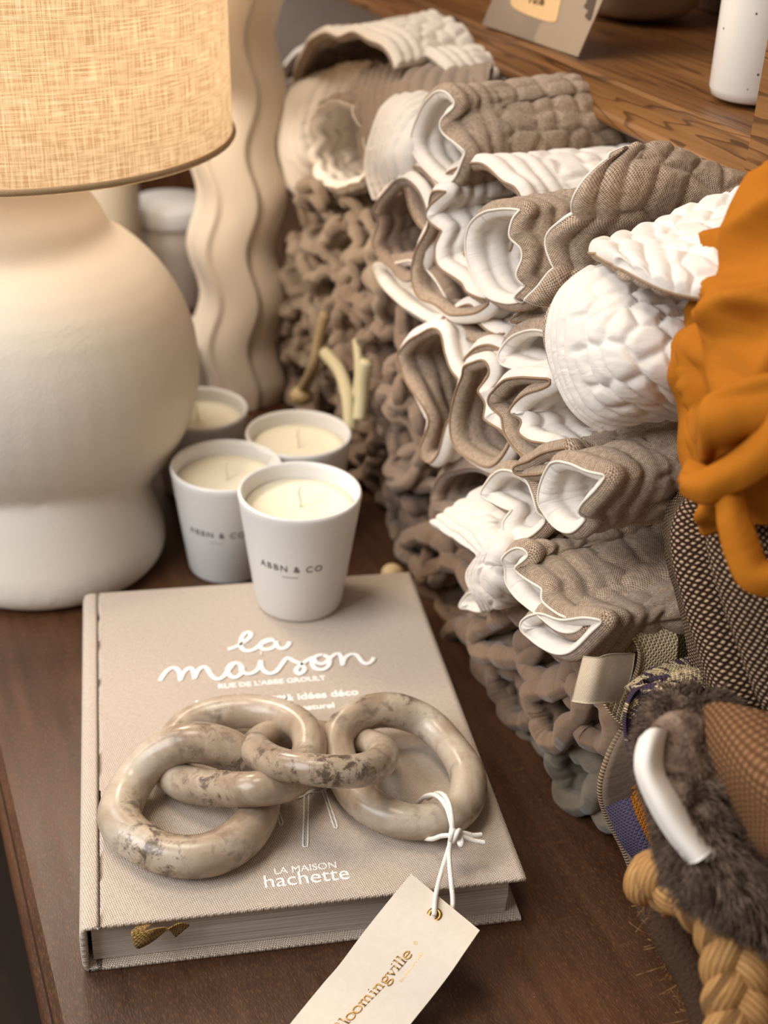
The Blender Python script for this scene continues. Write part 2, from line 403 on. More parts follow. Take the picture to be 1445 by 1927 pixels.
w.node_tree.nodes['Background'].inputs[0].default_value = (1.0, .86, .72, 1); w.node_tree.nodes['Background'].inputs[1].default_value = .22
scene.view_settings.view_transform = 'Standard'; scene.view_settings.look = 'None'; scene.view_settings.gamma = 1; scene.view_settings.exposure = 0.08
scene.view_settings.use_curve_mapping = False
# ------------------------------------------------------------------ text helpers
def text_verts(body, size, extr=.00012, spacing=1.0, bold=0.0):
    cu = bpy.data.curves.new('lettering', 'FONT'); cu.body = body; cu.size = size; cu.extrude = extr; cu.align_x = 'CENTER'; cu.align_y = 'CENTER'; cu.space_character = spacing; cu.offset = bold; cu.resolution_u = 4
    o = bpy.data.objects.new('lettering', cu); COL.objects.link(o)
    me = bpy.data.meshes.new_from_object(o.evaluated_get(bpy.context.evaluated_depsgraph_get()))
    V = np.array([v.co[:] for v in me.vertices]); F = [list(p.vertices) for p in me.polygons]
    bpy.data.objects.remove(o); bpy.data.curves.remove(cu); bpy.data.meshes.remove(me); return V, F
def flat_text(body, size, origin, ex, ey, mat, parent, name='lettering', bold=0.0, spacing=1.0):
    V, F = text_verts(body, size, bold=bold, spacing=spacing); ex = np.array(ex, float); ey = np.array(ey, float); ez = np.cross(ex, ey)
    W_ = np.array(origin)+V[:, :1]*ex+V[:, 1:2]*ey+V[:, 2:3]*ez
    return mesh(name, W_, F, mat, parent, smooth=False)
# ------------------------------------------------------------------ scented candles
CH = .083
def candle(c, label, text_px=None, group='white ceramic candles', K=1.0, H=None):
    t = thing('scented_candle', c, label, 'candle', group)
    R1, R0 = .0392*K, .0285*K; CH = H or globals()['CH']
    lathe('cup', [(.001, .0), (R0-.004, .0), (R0-.001, .0008), (R0, .003), (R0+(R1-R0)*.5, CH*.5), (R1-.0006, CH-.006), (R1, CH-.0022), (R1-.0006, CH-.0003), (R1-.0016, CH), (R1-.0030, CH-.001), (R1-.0036, CH-.004), (R1-.0048, CH-.016), (R0-.004, .006), (.001, .006)], c, M['cup'], t)
    rw = R1-.0045
    lathe('wax', [(.0008, CH-.0125), (.006, CH-.0122), (rw*.8, CH-.0118), (rw-.0008, CH-.0105), (rw-.0004, CH-.013), (rw-.003, CH-.03), (.0008, CH-.03)], c, M['wax'], t)
    P = [c+np.array(q) for q in ((0, 0, CH-.0135), (.0002, 0, CH-.008), (-.0008, .0004, CH-.002), (.0006, .0006, CH+.0015))]
    tube('wick', catmull(P, 14), .0007, M['cream_edge'], t, seg=8)
    if text_px:
        d = CAM[:2]-c[:2]; a0 = math.atan2(d[1], d[0])+text_px[0]
        for body, size, z, bold in (('ABBN & CO', .0066, CH*.535, .00010), ('______', .0034, CH*.475, 0)):
            V, F = text_verts(body, size, spacing=1.25 if body[0] == 'A' else 1.0)
            r = R0+(R1-R0)*(z/CH)
            A = a0+V[:, 0]/r; rr = r+((R1-R0)/CH)*V[:, 1]+.0001+V[:, 2]
            W_ = np.stack([c[0]+rr*np.cos(A), c[1]+rr*np.sin(A), c[2]+z+V[:, 1]], 1)
            mesh('lettering', W_, F, M['ink'], t, smooth=False)
    return t
BT = .0304
def rimc(x, y, z0=0.0, K=1.0): p = onz(x, y, z0+CH*K); p[2] = z0; return p
candle(rimc(564.5, 921, BT), 'white ceramic candle standing on the linen book, dark lettering on its side', (-.17,))
candle(rimc(426, 873), 'white lettered candle on the table, behind and left of the candle on the book', (-.25,))
candle(rimc(562, 813), 'white candle right behind the candle that stands on the book, beside the taupe stack')
candle(rimc(371, 766, 0, .070/CH), 'white candle half hidden by the round lamp body, nearest the wavy vase', K=1.01, H=.070)
# ------------------------------------------------------------------ wavy vase
VB = onz(452, 742); VB[2] = 0
def wavy_vase():
    nz, nt = 220, 168; V = []; lam = .0875
    for i in range(nt):
        for j in range(nz):
            z = .46*j/(nz-1); a = 2*PI*i/nt
            ph = (a*7/(2*PI)) % 1.0
            saw = ph/.88 if ph < .88 else (1-ph)/.12
            r = .0375*(1.0+.11*(saw-.5)); 
            dx = .0048*math.sin(2*PI*(z/lam)+.6)
            r *= .96+.04*min(1, z/.02)
            V.append((VB[0]+dx*RT[0]*1.05+r*math.cos(a+.35)*1.0, VB[1]+dx*RT[1]*1.05+r*math.sin(a+.35), z))
    F = gridfaces(nt, nz, cu=True); F.append([i*nz for i in range(nt)][::-1])
    o = mesh('wavy_vase', V, F, M['vase']); tag(o, 'tall ivory ceramic vase with wavy vertical ridges, behind the candles', 'vase')
wavy_vase()
# lidded jars behind the lamp
def jar(px, py, r, h, label, lid=True):
    c = onz(px, py); c[2] = 0
    t = thing('lidded_jar', c, label, 'jar')
    lathe('jar_body', [(.001, 0), (r*.93, 0), (r*.96, .003), (r, h*.7), (r*.98, h), (r*.9, h), (r*.9, h-.004), (.001, h-.004)], c, M['jarbody'], t)
    if lid: lathe('jar_lid', [(.001, h+.022), (r*1.0, h+.022), (r*1.06, h+.018), (r*1.07, h+.003), (r*1.03, h+.0005), (.001, h+.0005)], c, M['cup'], t)
M['jarbody'] = plain('grey_stoneware', srgb(172, 160, 148), .5, .4)
jar(330, 560, .040, .085, 'grey stoneware jar with a white lid, between lamp and wavy vase')
c = onz(212, 600); c[2] = 0
o = lathe('tall_canister', [(.001, 0), (.032, 0), (.034, .004), (.034, .19), (.032, .195), (.001, .195)], c, plain('beige_glazed_ceramic', srgb(206, 190, 164), .4, .5)); tag(o, 'tall beige canister half hidden behind the neck of the lamp', 'canister')
c = onz(352, 735); c[2] = 0
o = lathe('small_dish', [(.001, 0), (.022, 0), (.024, .003), (.034, .05), (.036, .058), (.034, .058), (.030, .05), (.02, .01), (.001, .008)], c, M['cup']); tag(o, 'white footed dish peeping out between lamp body and wavy vase', 'dish')
o = box('wooden_board', -.25, .42, 1.255, 1.275, .001, .22, M['shelfdark'], bev=.003); tag(o, 'dark brown wooden board standing at the back of the table', 'board')
# ------------------------------------------------------------------ the book
BYAW = -.1939; BEX = np.array([math.cos(BYAW), math.sin(BYAW), 0]); BEY = np.array([-math.sin(BYAW), math.cos(BYAW), 0]); BW, BHH = .22, .2886
bk = thing('hardcover_book', BEX*BW/2+BEY*BHH/2, 'thick natural linen hardcover book lying flat with white title lettering', 'book')
def B(u, v, z): return BEX*u+BEY*v+np.array([0, 0, z])
M['booklinen'] = weave('natural_book_linen', srgb(158, 132, 110), srgb(252, 238, 222), .00078, .7, kind='UV', rot=.5, var=.12, slub=False)
def cover():
    # C shaped section (bottom board, rounded spine, top board), swept along v
    th = .0026; sec = []
    outer = [(BW, 0), (.02, 0), (.009, 0), (.006, 0), (.0022, .0008), (.0005, .004), (0, .010), (0, .020), (.0004, .026), (.0022, BT-.0008), (.006, BT), (.010, BT), (.03, BT), (BW, BT)]
    inner = [(BW, BT-th), (.010, BT-th), (.0045, BT-th-.001), (.0036, BT-.006), (.0034, .006), (.0045, th+.001), (.010, th), (BW, th)]
    o_ = catmull([(a, b, 0) for a, b in outer[:]], 160)[:, :2]; i_ = catmull([(a, b, 0) for a, b in inner[::-1]], 400)[:, :2]
    # inner line resampled so that it pairs with the outer one
    io = np.array([i_[np.argmin(np.hypot(i_[:, 0]-max(p[0], .0036), i_[:, 1]-min(max(p[1], th), BT-th)))] for p in o_])
    sec = [tuple(p) for p in o_]; n = len(sec); V = []; UV = []
    s = np.r_[0, np.cumsum(np.linalg.norm(np.diff(o_, axis=0), axis=1))]
    vs = [0, .0006]+list(np.linspace(.002, BHH-.002, 30))+[BHH-.0006, BHH]; nv = len(vs)
    for layer, line in enumerate((o_, io)):
        for j, v in enumerate(vs):
            f = (.35, .1)[j] if j < 2 else ((.35, .1)[nv-1-j] if j > nv-3 else 0)
            for k in range(n):
                p = line[k]+((o_[k]+io[k])/2-line[k])*f; V.append(B(p[0], v, p[1])); UV.append((s[k], v))
    nb = n*nv; F = gridfaces(nv, n)+gridfaces(nv, n, base=nb, flip=True)
    for j in (0, nv-1):   # head and tail edges of the boards
        for k in range(n-1): F.append((j*n+k, j*n+k+1, nb+j*n+k+1, nb+j*n+k))
    for k in (0, n-1):    # fore edge
        for j in range(nv-1): F.append((j*n+k, (j+1)*n+k, nb+(j+1)*n+k, nb+j*n+k))
    mesh('linen_cover', V, F, M['booklinen'], bk, uv=UV)
cover()
t = NT('book_pages', .85, .2)
sp = t.n('ShaderNodeSeparateXYZ', i0=t.coord('Object')); cz = t.n('ShaderNodeCombineXYZ', i0=t.math('MULTIPLY', sp.outputs[0], 9.), i1=t.math('MULTIPLY', sp.outputs[1], 9.), i2=t.math('MULTIPLY', sp.outputs[2], 2600.))
n_ = t.noise(cz, 1.0, 3, .6); t.col(t.ramp(n_, [(.3, srgb(150, 132, 118)), (.55, srgb(214, 202, 190)), (.8, srgb(232, 222, 212))])); t.bump(n_, .5, .0006)
V = []; nx = 40
prof = [(.0055, .0030), (.0055, BT-.0030), (BW-.0075, BT-.0030), (BW-.0068, BT*.5), (BW-.0075, .0030)]
for v in (.0050, BHH-.005):
    for u, z in prof: V.append(B(u, v, z))
mesh('page_block', V, gridfaces(2, 5, cv=True)+[[0, 1, 2, 3, 4], [9, 8, 7, 6, 5]], t.m, bk, smooth=False)
# ribbon marker
rib = weave('gold_ribbon', srgb(96, 64, 20), srgb(206, 160, 78), .0011, 1.0, rough=.4)
def bface(px, py, off): # a point in front of the near page face
    n = BEY; d = ray(px, py); tt = ((BEY*(.005-off)-CAM)@n)/(d@n); return CAM+d*tt
def ribbon(name, pairs, mat, parent, th=.0005, n=40):
    L_ = catmull([np.r_[a, b] for a, b in pairs], n); V = []; UV = []; nc = 5; s = 0
    for i in range(n):
        a = L_[i][:3]; b = L_[i][3:]
        if i: s += np.linalg.norm((a+b)/2-(L_[i-1][:3]+L_[i-1][3:])/2)
        for j in range(nc): V.append(a+(b-a)*j/(nc-1)); UV.append((s, np.linalg.norm(b-a)*j/(nc-1)))
    o = mesh(name, V, gridfaces(n, nc), mat, parent, uv=UV); so = o.modifiers.new('t', 'SOLIDIFY'); so.thickness = th; so.offset = 0; return o
ribbon('ribbon_marker', [(bface(286, 1734, -.003), bface(268, 1734, -.003)), (bface(284, 1738, .003), bface(262, 1738, .003)), (bface(283, 1742, .008), bface(247, 1754, .008)), (bface(272, 1752, .010), bface(249, 1766, .010)), (bface(288, 1748, .011), bface(258, 1785, .011)),
                    (bface(300, 1746, .010), bface(286, 1772, .010)), (bface(313, 1745, .008), bface(312, 1752, .009)), (bface(320, 1752, .007), bface(335, 1738, .008)), (bface(328, 1761, .006), bface(355, 1739, .006)), (bface(331, 1763, .006), bface(356, 1742, .006))], rib, bk)
# cover lettering: handwriting as flat strokes
ZT = BT+.00012
def stroke(name, lines, w, mat, parent, conv):
    V = []; F = []
    for L_ in lines:
        P = np.array([onz(*conv(x, y), ZT+.00035) for x, y in L_])
        if len(P) == 1: P = np.array([P[0]-BEX*.0004, P[0]+BEX*.0004])
        P = catmull(P, max(8, int(len(L_)*9))); v, f, _ = tube_geo(P, w, seg=8, base=len(V)); v = np.array(v); v[:, 2] = ZT+.00022+.00005*len(V)/1000+np.clip((v[:, 2]-ZT-.00035)*.3, -.0003, .0003)
        V += v.tolist(); F += f
    return mesh(name, V, F, mat, parent)
c2 = lambda x, y: (280+x/3.01, 1150+y/3.01)
stroke('title_lettering', [
    [(450, 215), (490, 203), (540, 175), (575, 145), (578, 124), (556, 120), (534, 138), (522, 175), (528, 208), (555, 224), (600, 215), (640, 185), (690, 165)],
    [(712, 168), (685, 160), (650, 172), (632, 195), (650, 215), (690, 213), (722, 192), (722, 170)], [(722, 170), (728, 198), (755, 212), (785, 200), (800, 175)]], .0016, M['whiteink'], bk, c2)
stroke('title_lettering', [
    [(65, 393), (92, 350), (128, 322), (160, 325), (176, 350), (182, 393)], [(182, 380), (200, 345), (232, 322), (252, 335), (262, 383)], [(262, 375), (280, 335), (312, 315), (336, 330), (355, 362), (388, 384), (422, 372), (448, 340), (480, 300)],
    [(505, 292), (470, 298), (448, 328), (458, 362), (492, 375), (525, 352), (530, 318), (505, 292)], [(525, 312), (528, 338), (560, 355), (600, 345), (626, 318), (636, 280)], [(636, 280), (644, 325), (680, 352), (722, 342), (756, 300), (786, 266), (826, 284), (866, 300), (884, 330), (858, 356), (836, 340), (846, 318), (890, 285), (930, 262)],
    [(985, 246), (945, 258), (926, 292), (946, 325), (990, 330), (1022, 305), (1022, 265), (985, 246)], [(936, 262), (950, 290), (990, 298), (1028, 268), (1062, 242), (1088, 250), (1100, 308)], [(1100, 300), (1116, 262), (1150, 244), (1184, 252), (1210, 286), (1240, 298), (1264, 284), (1276, 264)], [(636, 240)]], .0016, M['whiteink'], bk, c2)
def cover_text(body, px, py, size, **k):
    flat_text(body, size, onz(px, py, ZT), BEX, BEY, M['whiteink'], bk, **k)
cover_text("RUE DE L'ABBE GROULT", 512, 1284, .0060, bold=.00012)
cover_text("Idées et astuces", 455, 1318, .0085, bold=.0002)
cover_text("& idées déco", 605, 1308, .0085, bold=.0002)
cover_text("au naturel", 585, 1331, .0070, bold=.0002)
cover_text("LA MAISON", 575, 1634, .0062)
cover_text("hachette", 577, 1652, .0125)
c3 = lambda x, y: (480+x/2.89, 1440+y/2.89)
stroke('stool_drawing', [[(268, 165), (264, 300), (261, 432), (274, 438), (286, 432), (288, 300), (292, 160)], [(96, 150), (112, 215), (134, 318), (150, 314), (140, 280), (114, 208)], [(364, 135), (396, 230), (430, 334), (446, 328), (420, 250), (376, 122)], [(110, 176), (180, 172), (240, 176), (300, 146), (360, 142), (402, 112)], [(120, 158), (220, 160), (330, 130)]], .00042, M['whiteink'], bk, c3)
# ------------------------------------------------------------------ stone chain
t = NT('beige_marble', .25, .45); v = t.coord('Object')
n1 = t.noise(v, 22, 5, .6, .8); n2 = t.noise(v, 120, 5, .7, .4); n3 = t.noise(t.coord('Object', rot=(.4, .9, 2.2)), 14, 2)
c = t.ramp(n1, [(.3, srgb(126, 104, 84)), (.48, srgb(172, 152, 130)), (.68, srgb(200, 185, 166))])
c = t.mix(t.math('MULTIPLY', t.ramp(n2, [(.50, 0.0), (.60, 1.0)]), t.ramp(n3, [(.44, 0.08), (.56, .85)])), c, srgb(72, 56, 44))
pits = t.n('ShaderNodeTexVoronoi', Vector=v, Scale=900.)
c = t.mix(t.ramp(t.math('MULTIPLY', pits.outputs[0], 1.0), [(.1, .35), (.2, 0.0)]), c, srgb(84, 66, 52)); t.col(c)
t.put(t.b.inputs['Roughness'], t.math('MULTIPLY_ADD', n2, .35, .08)); t.bump(n2, .12, .0006)
M['stone'] = t.m
ch = thing('stone_chain', onz(560, 1480, BT), 'beige marble decorative chain of four interlocked links lying on the book', 'ornament')
def linkring(pts, r, z0=BT, squash=1):
    P = []
    for x, y, h in pts:
        P.append(onz(x, y, z0+h))
    P = catmull(P, 120, closed=True)
    for _ in range(2): P = (np.roll(P, 1, 0)+2*P+np.roll(P, -1, 0))/4
    n = len(P); rr = r*(1+.04*np.sin(np.arange(n)/n*2*PI*3+r*3000))
    tube('chain_link', P, rr, M['stone'], ch, closed=True, seg=28)
r0 = .0108
linkring([(226, 1545, r0), (246, 1480, .013), (290, 1426, .022), (350, 1398, .030), (412, 1405, .028), (462, 1432, .019), (492, 1475, r0), (486, 1530, r0), (455, 1575, r0), (405, 1605, r0), (345, 1612, r0), (282, 1595, r0)], .0108)
linkring([(316, 1448, .011), (318, 1410, .011), (352, 1365, .012), (412, 1343, .014), (480, 1338, .016), (545, 1352, .020), (580, 1385, .022), (578, 1430, .020), (545, 1470, .024), (490, 1484, .031), (420, 1484, .022), (350, 1474, .013)], .0094)
linkring([(480, 1408, .024), (510, 1432, .040), (570, 1446, .048), (640, 1452, .048), (695, 1446, .040), (722, 1422, .026), (702, 1402, .014), (640, 1392, .008), (560, 1378, .010), (505, 1384, .014)], .0084)
linkring([(640, 1432, .014), (636, 1385, .018), (672, 1348, .022), (735, 1336, .022), (800, 1358, .016), (848, 1405, .012), (880, 1460, r0), (872, 1515, r0), (830, 1543, r0), (762, 1545, r0), (700, 1520, r0), (660, 1480, .011)], .0096)
# ------------------------------------------------------------------ hang tag
tg = thing('hang_tag', onz(700, 1800, 0), 'cream card hang tag with gold serif lettering, tied to the chain by white cord', 'price tag')
paper = NT('cream_card', .8, .2); vv = paper.coord('Object'); paper.col(paper.mix(paper.noise(vv, 260, 3), srgb(216, 202, 184), srgb(226, 214, 198))); paper.bump(paper.noise(vv, 900, 3), .3, .0003)
Lp = [(773.5, 1645, .0395), (739, 1686.5, .0365), (686.5, 1752, .028), (640, 1814, .019), (610, 1849, .013), (560, 1910, .006), (500, 1985, .0025)]
Rp = [(902.5, 1751.5, .0365), (876, 1790, .0335), (845, 1835, .026), (812, 1878, .018), (780, 1918, .012), (735, 1975, .0055), (690, 2035, .0025)]
Lw = catmull([onz(*p) for p in Lp], 40); Rw = catmull([onz(*p) for p in Rp], 40)
G = np.stack([Lw+(Rw-Lw)*k/11 for k in range(12)], 1)
Nn = normals(G); Nn *= np.sign(Nn[..., 2:3]); top = G+Nn*.0004; bot = G-Nn*.0004
V = np.concatenate([top.reshape(-1, 3), bot.reshape(-1, 3)]); nb = 40*12
F = gridfaces(40, 12)+gridfaces(40, 12, base=nb, flip=True)
ring = [j for j in range(12)]+[i*12+11 for i in range(1, 40)]+[39*12+j for j in range(10, -1, -1)]+[i*12 for i in range(38, 0, -1)]
F += [[ring[k], ring[(k+1) % len(ring)], nb+ring[(k+1) % len(ring)], nb+ring[k]] for k in range(len(ring))]
mesh('card', V, F, paper.m, tg, smooth=False)
def tagpt(s, w_, up=.0):  # s metres along from the top edge, w_ metres from the left edge
    S = np.r_[0, np.cumsum(np.linalg.norm(np.diff((Lw+Rw)/2, axis=0), axis=1))]
    f = np.interp(s, S, np.arange(40)); i = min(int(f), 38); a = f-i; k = w_/np.linalg.norm(Rw[0]-Lw[0])
    p = (Lw[i]*(1-a)+Lw[i+1]*a)*(1-k)+(Rw[i]*(1-a)+Rw[i+1]*a)*k; n = Nn[i, 5]; return p+n*(.0004+up)
TW = np.linalg.norm(Rw[0]-Lw[0])
# invert: find tag coordinates of a pixel
def tagfind(px, py):
    best = None
    for s in np.linspace(0, .11, 111):
        for w_ in np.linspace(0, TW, 45):
            q = proj(tagpt(s, w_)); e = (q[0]-px)**2+(q[1]-py)**2
            if best is None or e < best[0]: best = (e, s, w_)
    return best[1:]
# serif lettering, each glyph from strokes in a unit box (x height 1)
GL = {'B': (1.15, [[(.15, 0), (.15, 1.5)], [(0, 0), (.6, 0)], [(0, 1.5), (.55, 1.5)], [(.5, 1.5), (.85, 1.35), (.85, .95), (.5, .8), (.15, .8)], [(.5, .8), (.95, .65), (.98, .2), (.6, 0)]], [0]),
 'l': (.5, [[(.22, 0), (.22, 1.5)], [(0, 0), (.44, 0)], [(0, 1.46), (.22, 1.5)]], [0]),
 'o': (1.0, [[(.45, 1), (.12, .85), (.04, .5), (.12, .15), (.45, 0), (.78, .15), (.86, .5), (.78, .85), (.45, 1)]], [0]),
 'm': (1.6, [[(.2, 0), (.2, .98)], [(.2, .75), (.45, 1), (.68, .85), (.7, 0)], [(.7, .75), (.95, 1), (1.2, .85), (1.22, 0)], [(0, 0), (.4, 0)], [(.52, 0), (.9, 0)], [(1.04, 0), (1.44, 0)], [(0, .95), (.2, .98)]], [0, 1, 2]),
 'n': (1.1, [[(.2, 0), (.2, .98)], [(.2, .75), (.45, 1), (.72, .85), (.75, 0)], [(0, 0), (.4, 0)], [(.55, 0), (.95, 0)], [(0, .95), (.2, .98)]], [0, 1]),
 'i': (.5, [[(.22, 0), (.22, .98)], [(0, 0), (.44, 0)], [(0, .95), (.22, .98)], [(.22, 1.35), (.22, 1.42)]], [0, 3]),
 'v': (.95, [[(.12, .98), (.46, 0)], [(.46, 0), (.78, .98)], [(0, .98), (.3, .98)], [(.6, .98), (.95, .98)]], [0]),
 'g': (.95, [[(.4, 1), (.1, .8), (.12, .5), (.4, .35), (.7, .5), (.7, .85), (.4, 1)], [(.62, .92), (.9, 1.02)], [(.25, .4), (.12, .2), (.3, .08), (.7, 0), (.85, -.22), (.6, -.48), (.25, -.48), (.06, -.3), (.18, -.05), (.35, .06)]], [0, 2]),
 'e': (.9, [[(.06, .55), (.8, .55), (.72, .9), (.42, 1), (.12, .85), (.04, .5), (.14, .15), (.45, 0), (.8, .15)]], [0])}
def tag_write(body, s0, w0, s1, w1, size, thick):
    # baseline from tag coords (s0,w0) to (s1,w1); letters' up direction lies across the baseline
    a = np.array([s0, w0]); b = np.array([s1, w1]); d = (b-a)/np.linalg.norm(b-a); u = np.array([-d[1], d[0]])
    if u[1] > 0: u = -u
    tot = sum(GL[c_][0] for c_ in body); k = np.linalg.norm(b-a)/tot; x = 0; V = []; F = []
    for c_ in body:
        for q, L_ in enumerate(GL[c_][1]):
            pts = []
            for gx, gy in catmull([(p[0], p[1], 0) for p in L_], max(6, len(L_)*6))[:, :2] if len(L_) > 2 else L_:
                w2 = a+d*(x+gx)*k+u*gy*size; pts.append(tagpt(w2[0], w2[1], .00008))
            v, f, _ = tube_geo(pts, thick*(1.25 if q in GL[c_][2] else .6), seg=6, base=len(V)); V += v; F += f
        x += GL[c_][0]
    mesh('gold_lettering', V, F, M['gold'], tg)
e1 = tagfind(778, 1795); e0 = tagfind(640, 1945)
tag_write('Bloomingville', e0[0], e0[1], e1[0], e1[1], .0034, .00032)
a_ = tagfind(793, 1843 if False else 1792); 
def tag_small(body, p0, p1, size):
    A_ = tagfind(*p0); B_ = tagfind(*p1); V, F = text_verts(body, size, extr=.00004, spacing=1.15); L_ = V[:, 0].max()-V[:, 0].min(); x0 = V[:, 0].min()
    a = np.array(A_); b = np.array(B_); d = (b-a)/np.linalg.norm(b-a); u = np.array([-d[1], d[0]]); u = -u if u[1] > 0 else u; k = np.linalg.norm(b-a)/L_
    mesh('gold_lettering', [tagpt(*(a+d*(v_[0]-x0)*k+u*v_[1]), .00006+v_[2]) for v_ in V], F, M['gold'], tg, smooth=False)
tag_small('Est. Denmark 2000', (752, 1846), (793, 1792), .0019)
tag_small('®', (779, 1777), (783, 1771), .003)
# eyelet
es, ew = tagfind(818, 1723); pc = tagpt(es, ew); i_ = 6; ax = Rw[i_]-Lw[i_]; ax /= np.linalg.norm(ax); nn = Nn[i_, 5]; ay = np.cross(nn, ax)
def discring(name, r0, r1, h, mat):
    V = []; n = 40
    for k in range(n):
        a = 2*PI*k/n; dr = ax*math.cos(a)+ay*math.sin(a)
        for r, z in ((r0, 0.0), (r0, h), ((r0+r1)/2, h*1.3), (r1, h), (r1, 0)): V.append(pc+dr*r+nn*(z-.0001))
    return mesh(name, V, gridfaces(n, 5, cu=True, cv=True), mat, tg)
discring('eyelet', .0016, .0037, .0003, M['gold'])
V = [pc+nn*.00008+(ax*math.cos(a)+ay*math.sin(a))*.0017 for a in np.linspace(0, 2*PI, 24, endpoint=False)]
mesh('eyelet_hole', V, [list(range(24))], M['ink'], tg, smooth=False)
def cordpath(pts): return catmull([onz(x, y, z) for x, y, z in pts], 70)
cr = .00125
tubes('cord', [cordpath([(786, 1512, .034), (800, 1499, .046), (820, 1497, .056), (838, 1515, .058), (848, 1545, .054), (851, 1570, .048), (843, 1600, .044), (828, 1650, .042), (819, 1690, .040), (817, 1722, .0385)]),
               cordpath([(805, 1503, .036), (822, 1493, .048), (836, 1497, .058), (846, 1515, .060), (851, 1545, .056), (848, 1575, .050), (845, 1610, .044), (849, 1660, .041), (852, 1700, .036), (846, 1730, .033)]),
               cordpath([(793, 1576, .034), (812, 1579, .040), (832, 1573, .047), (850, 1572, .052)]),
               cordpath([(850, 1572, .050), (872, 1568, .050), (890, 1572, .048), (906, 1571, .047)]),
               cordpath([(850, 1574, .050), (872, 1575, .049), (892, 1582, .047), (912, 1586, .046)])], cr, M['cord'], tg)
kc = onz(858, 1576, .050); K = []
for a in np.linspace(0, 2*PI*1.0, 60, endpoint=False):
    K.append(kc+RT*.0028*math.sin(a)+UP*.0034*math.sin(2*a+.5)-FW*.0022*math.cos(3*a))
tube('knot', catmull(K, 120, closed=True), .0013, M['cord'], tg, closed=True, seg=10)
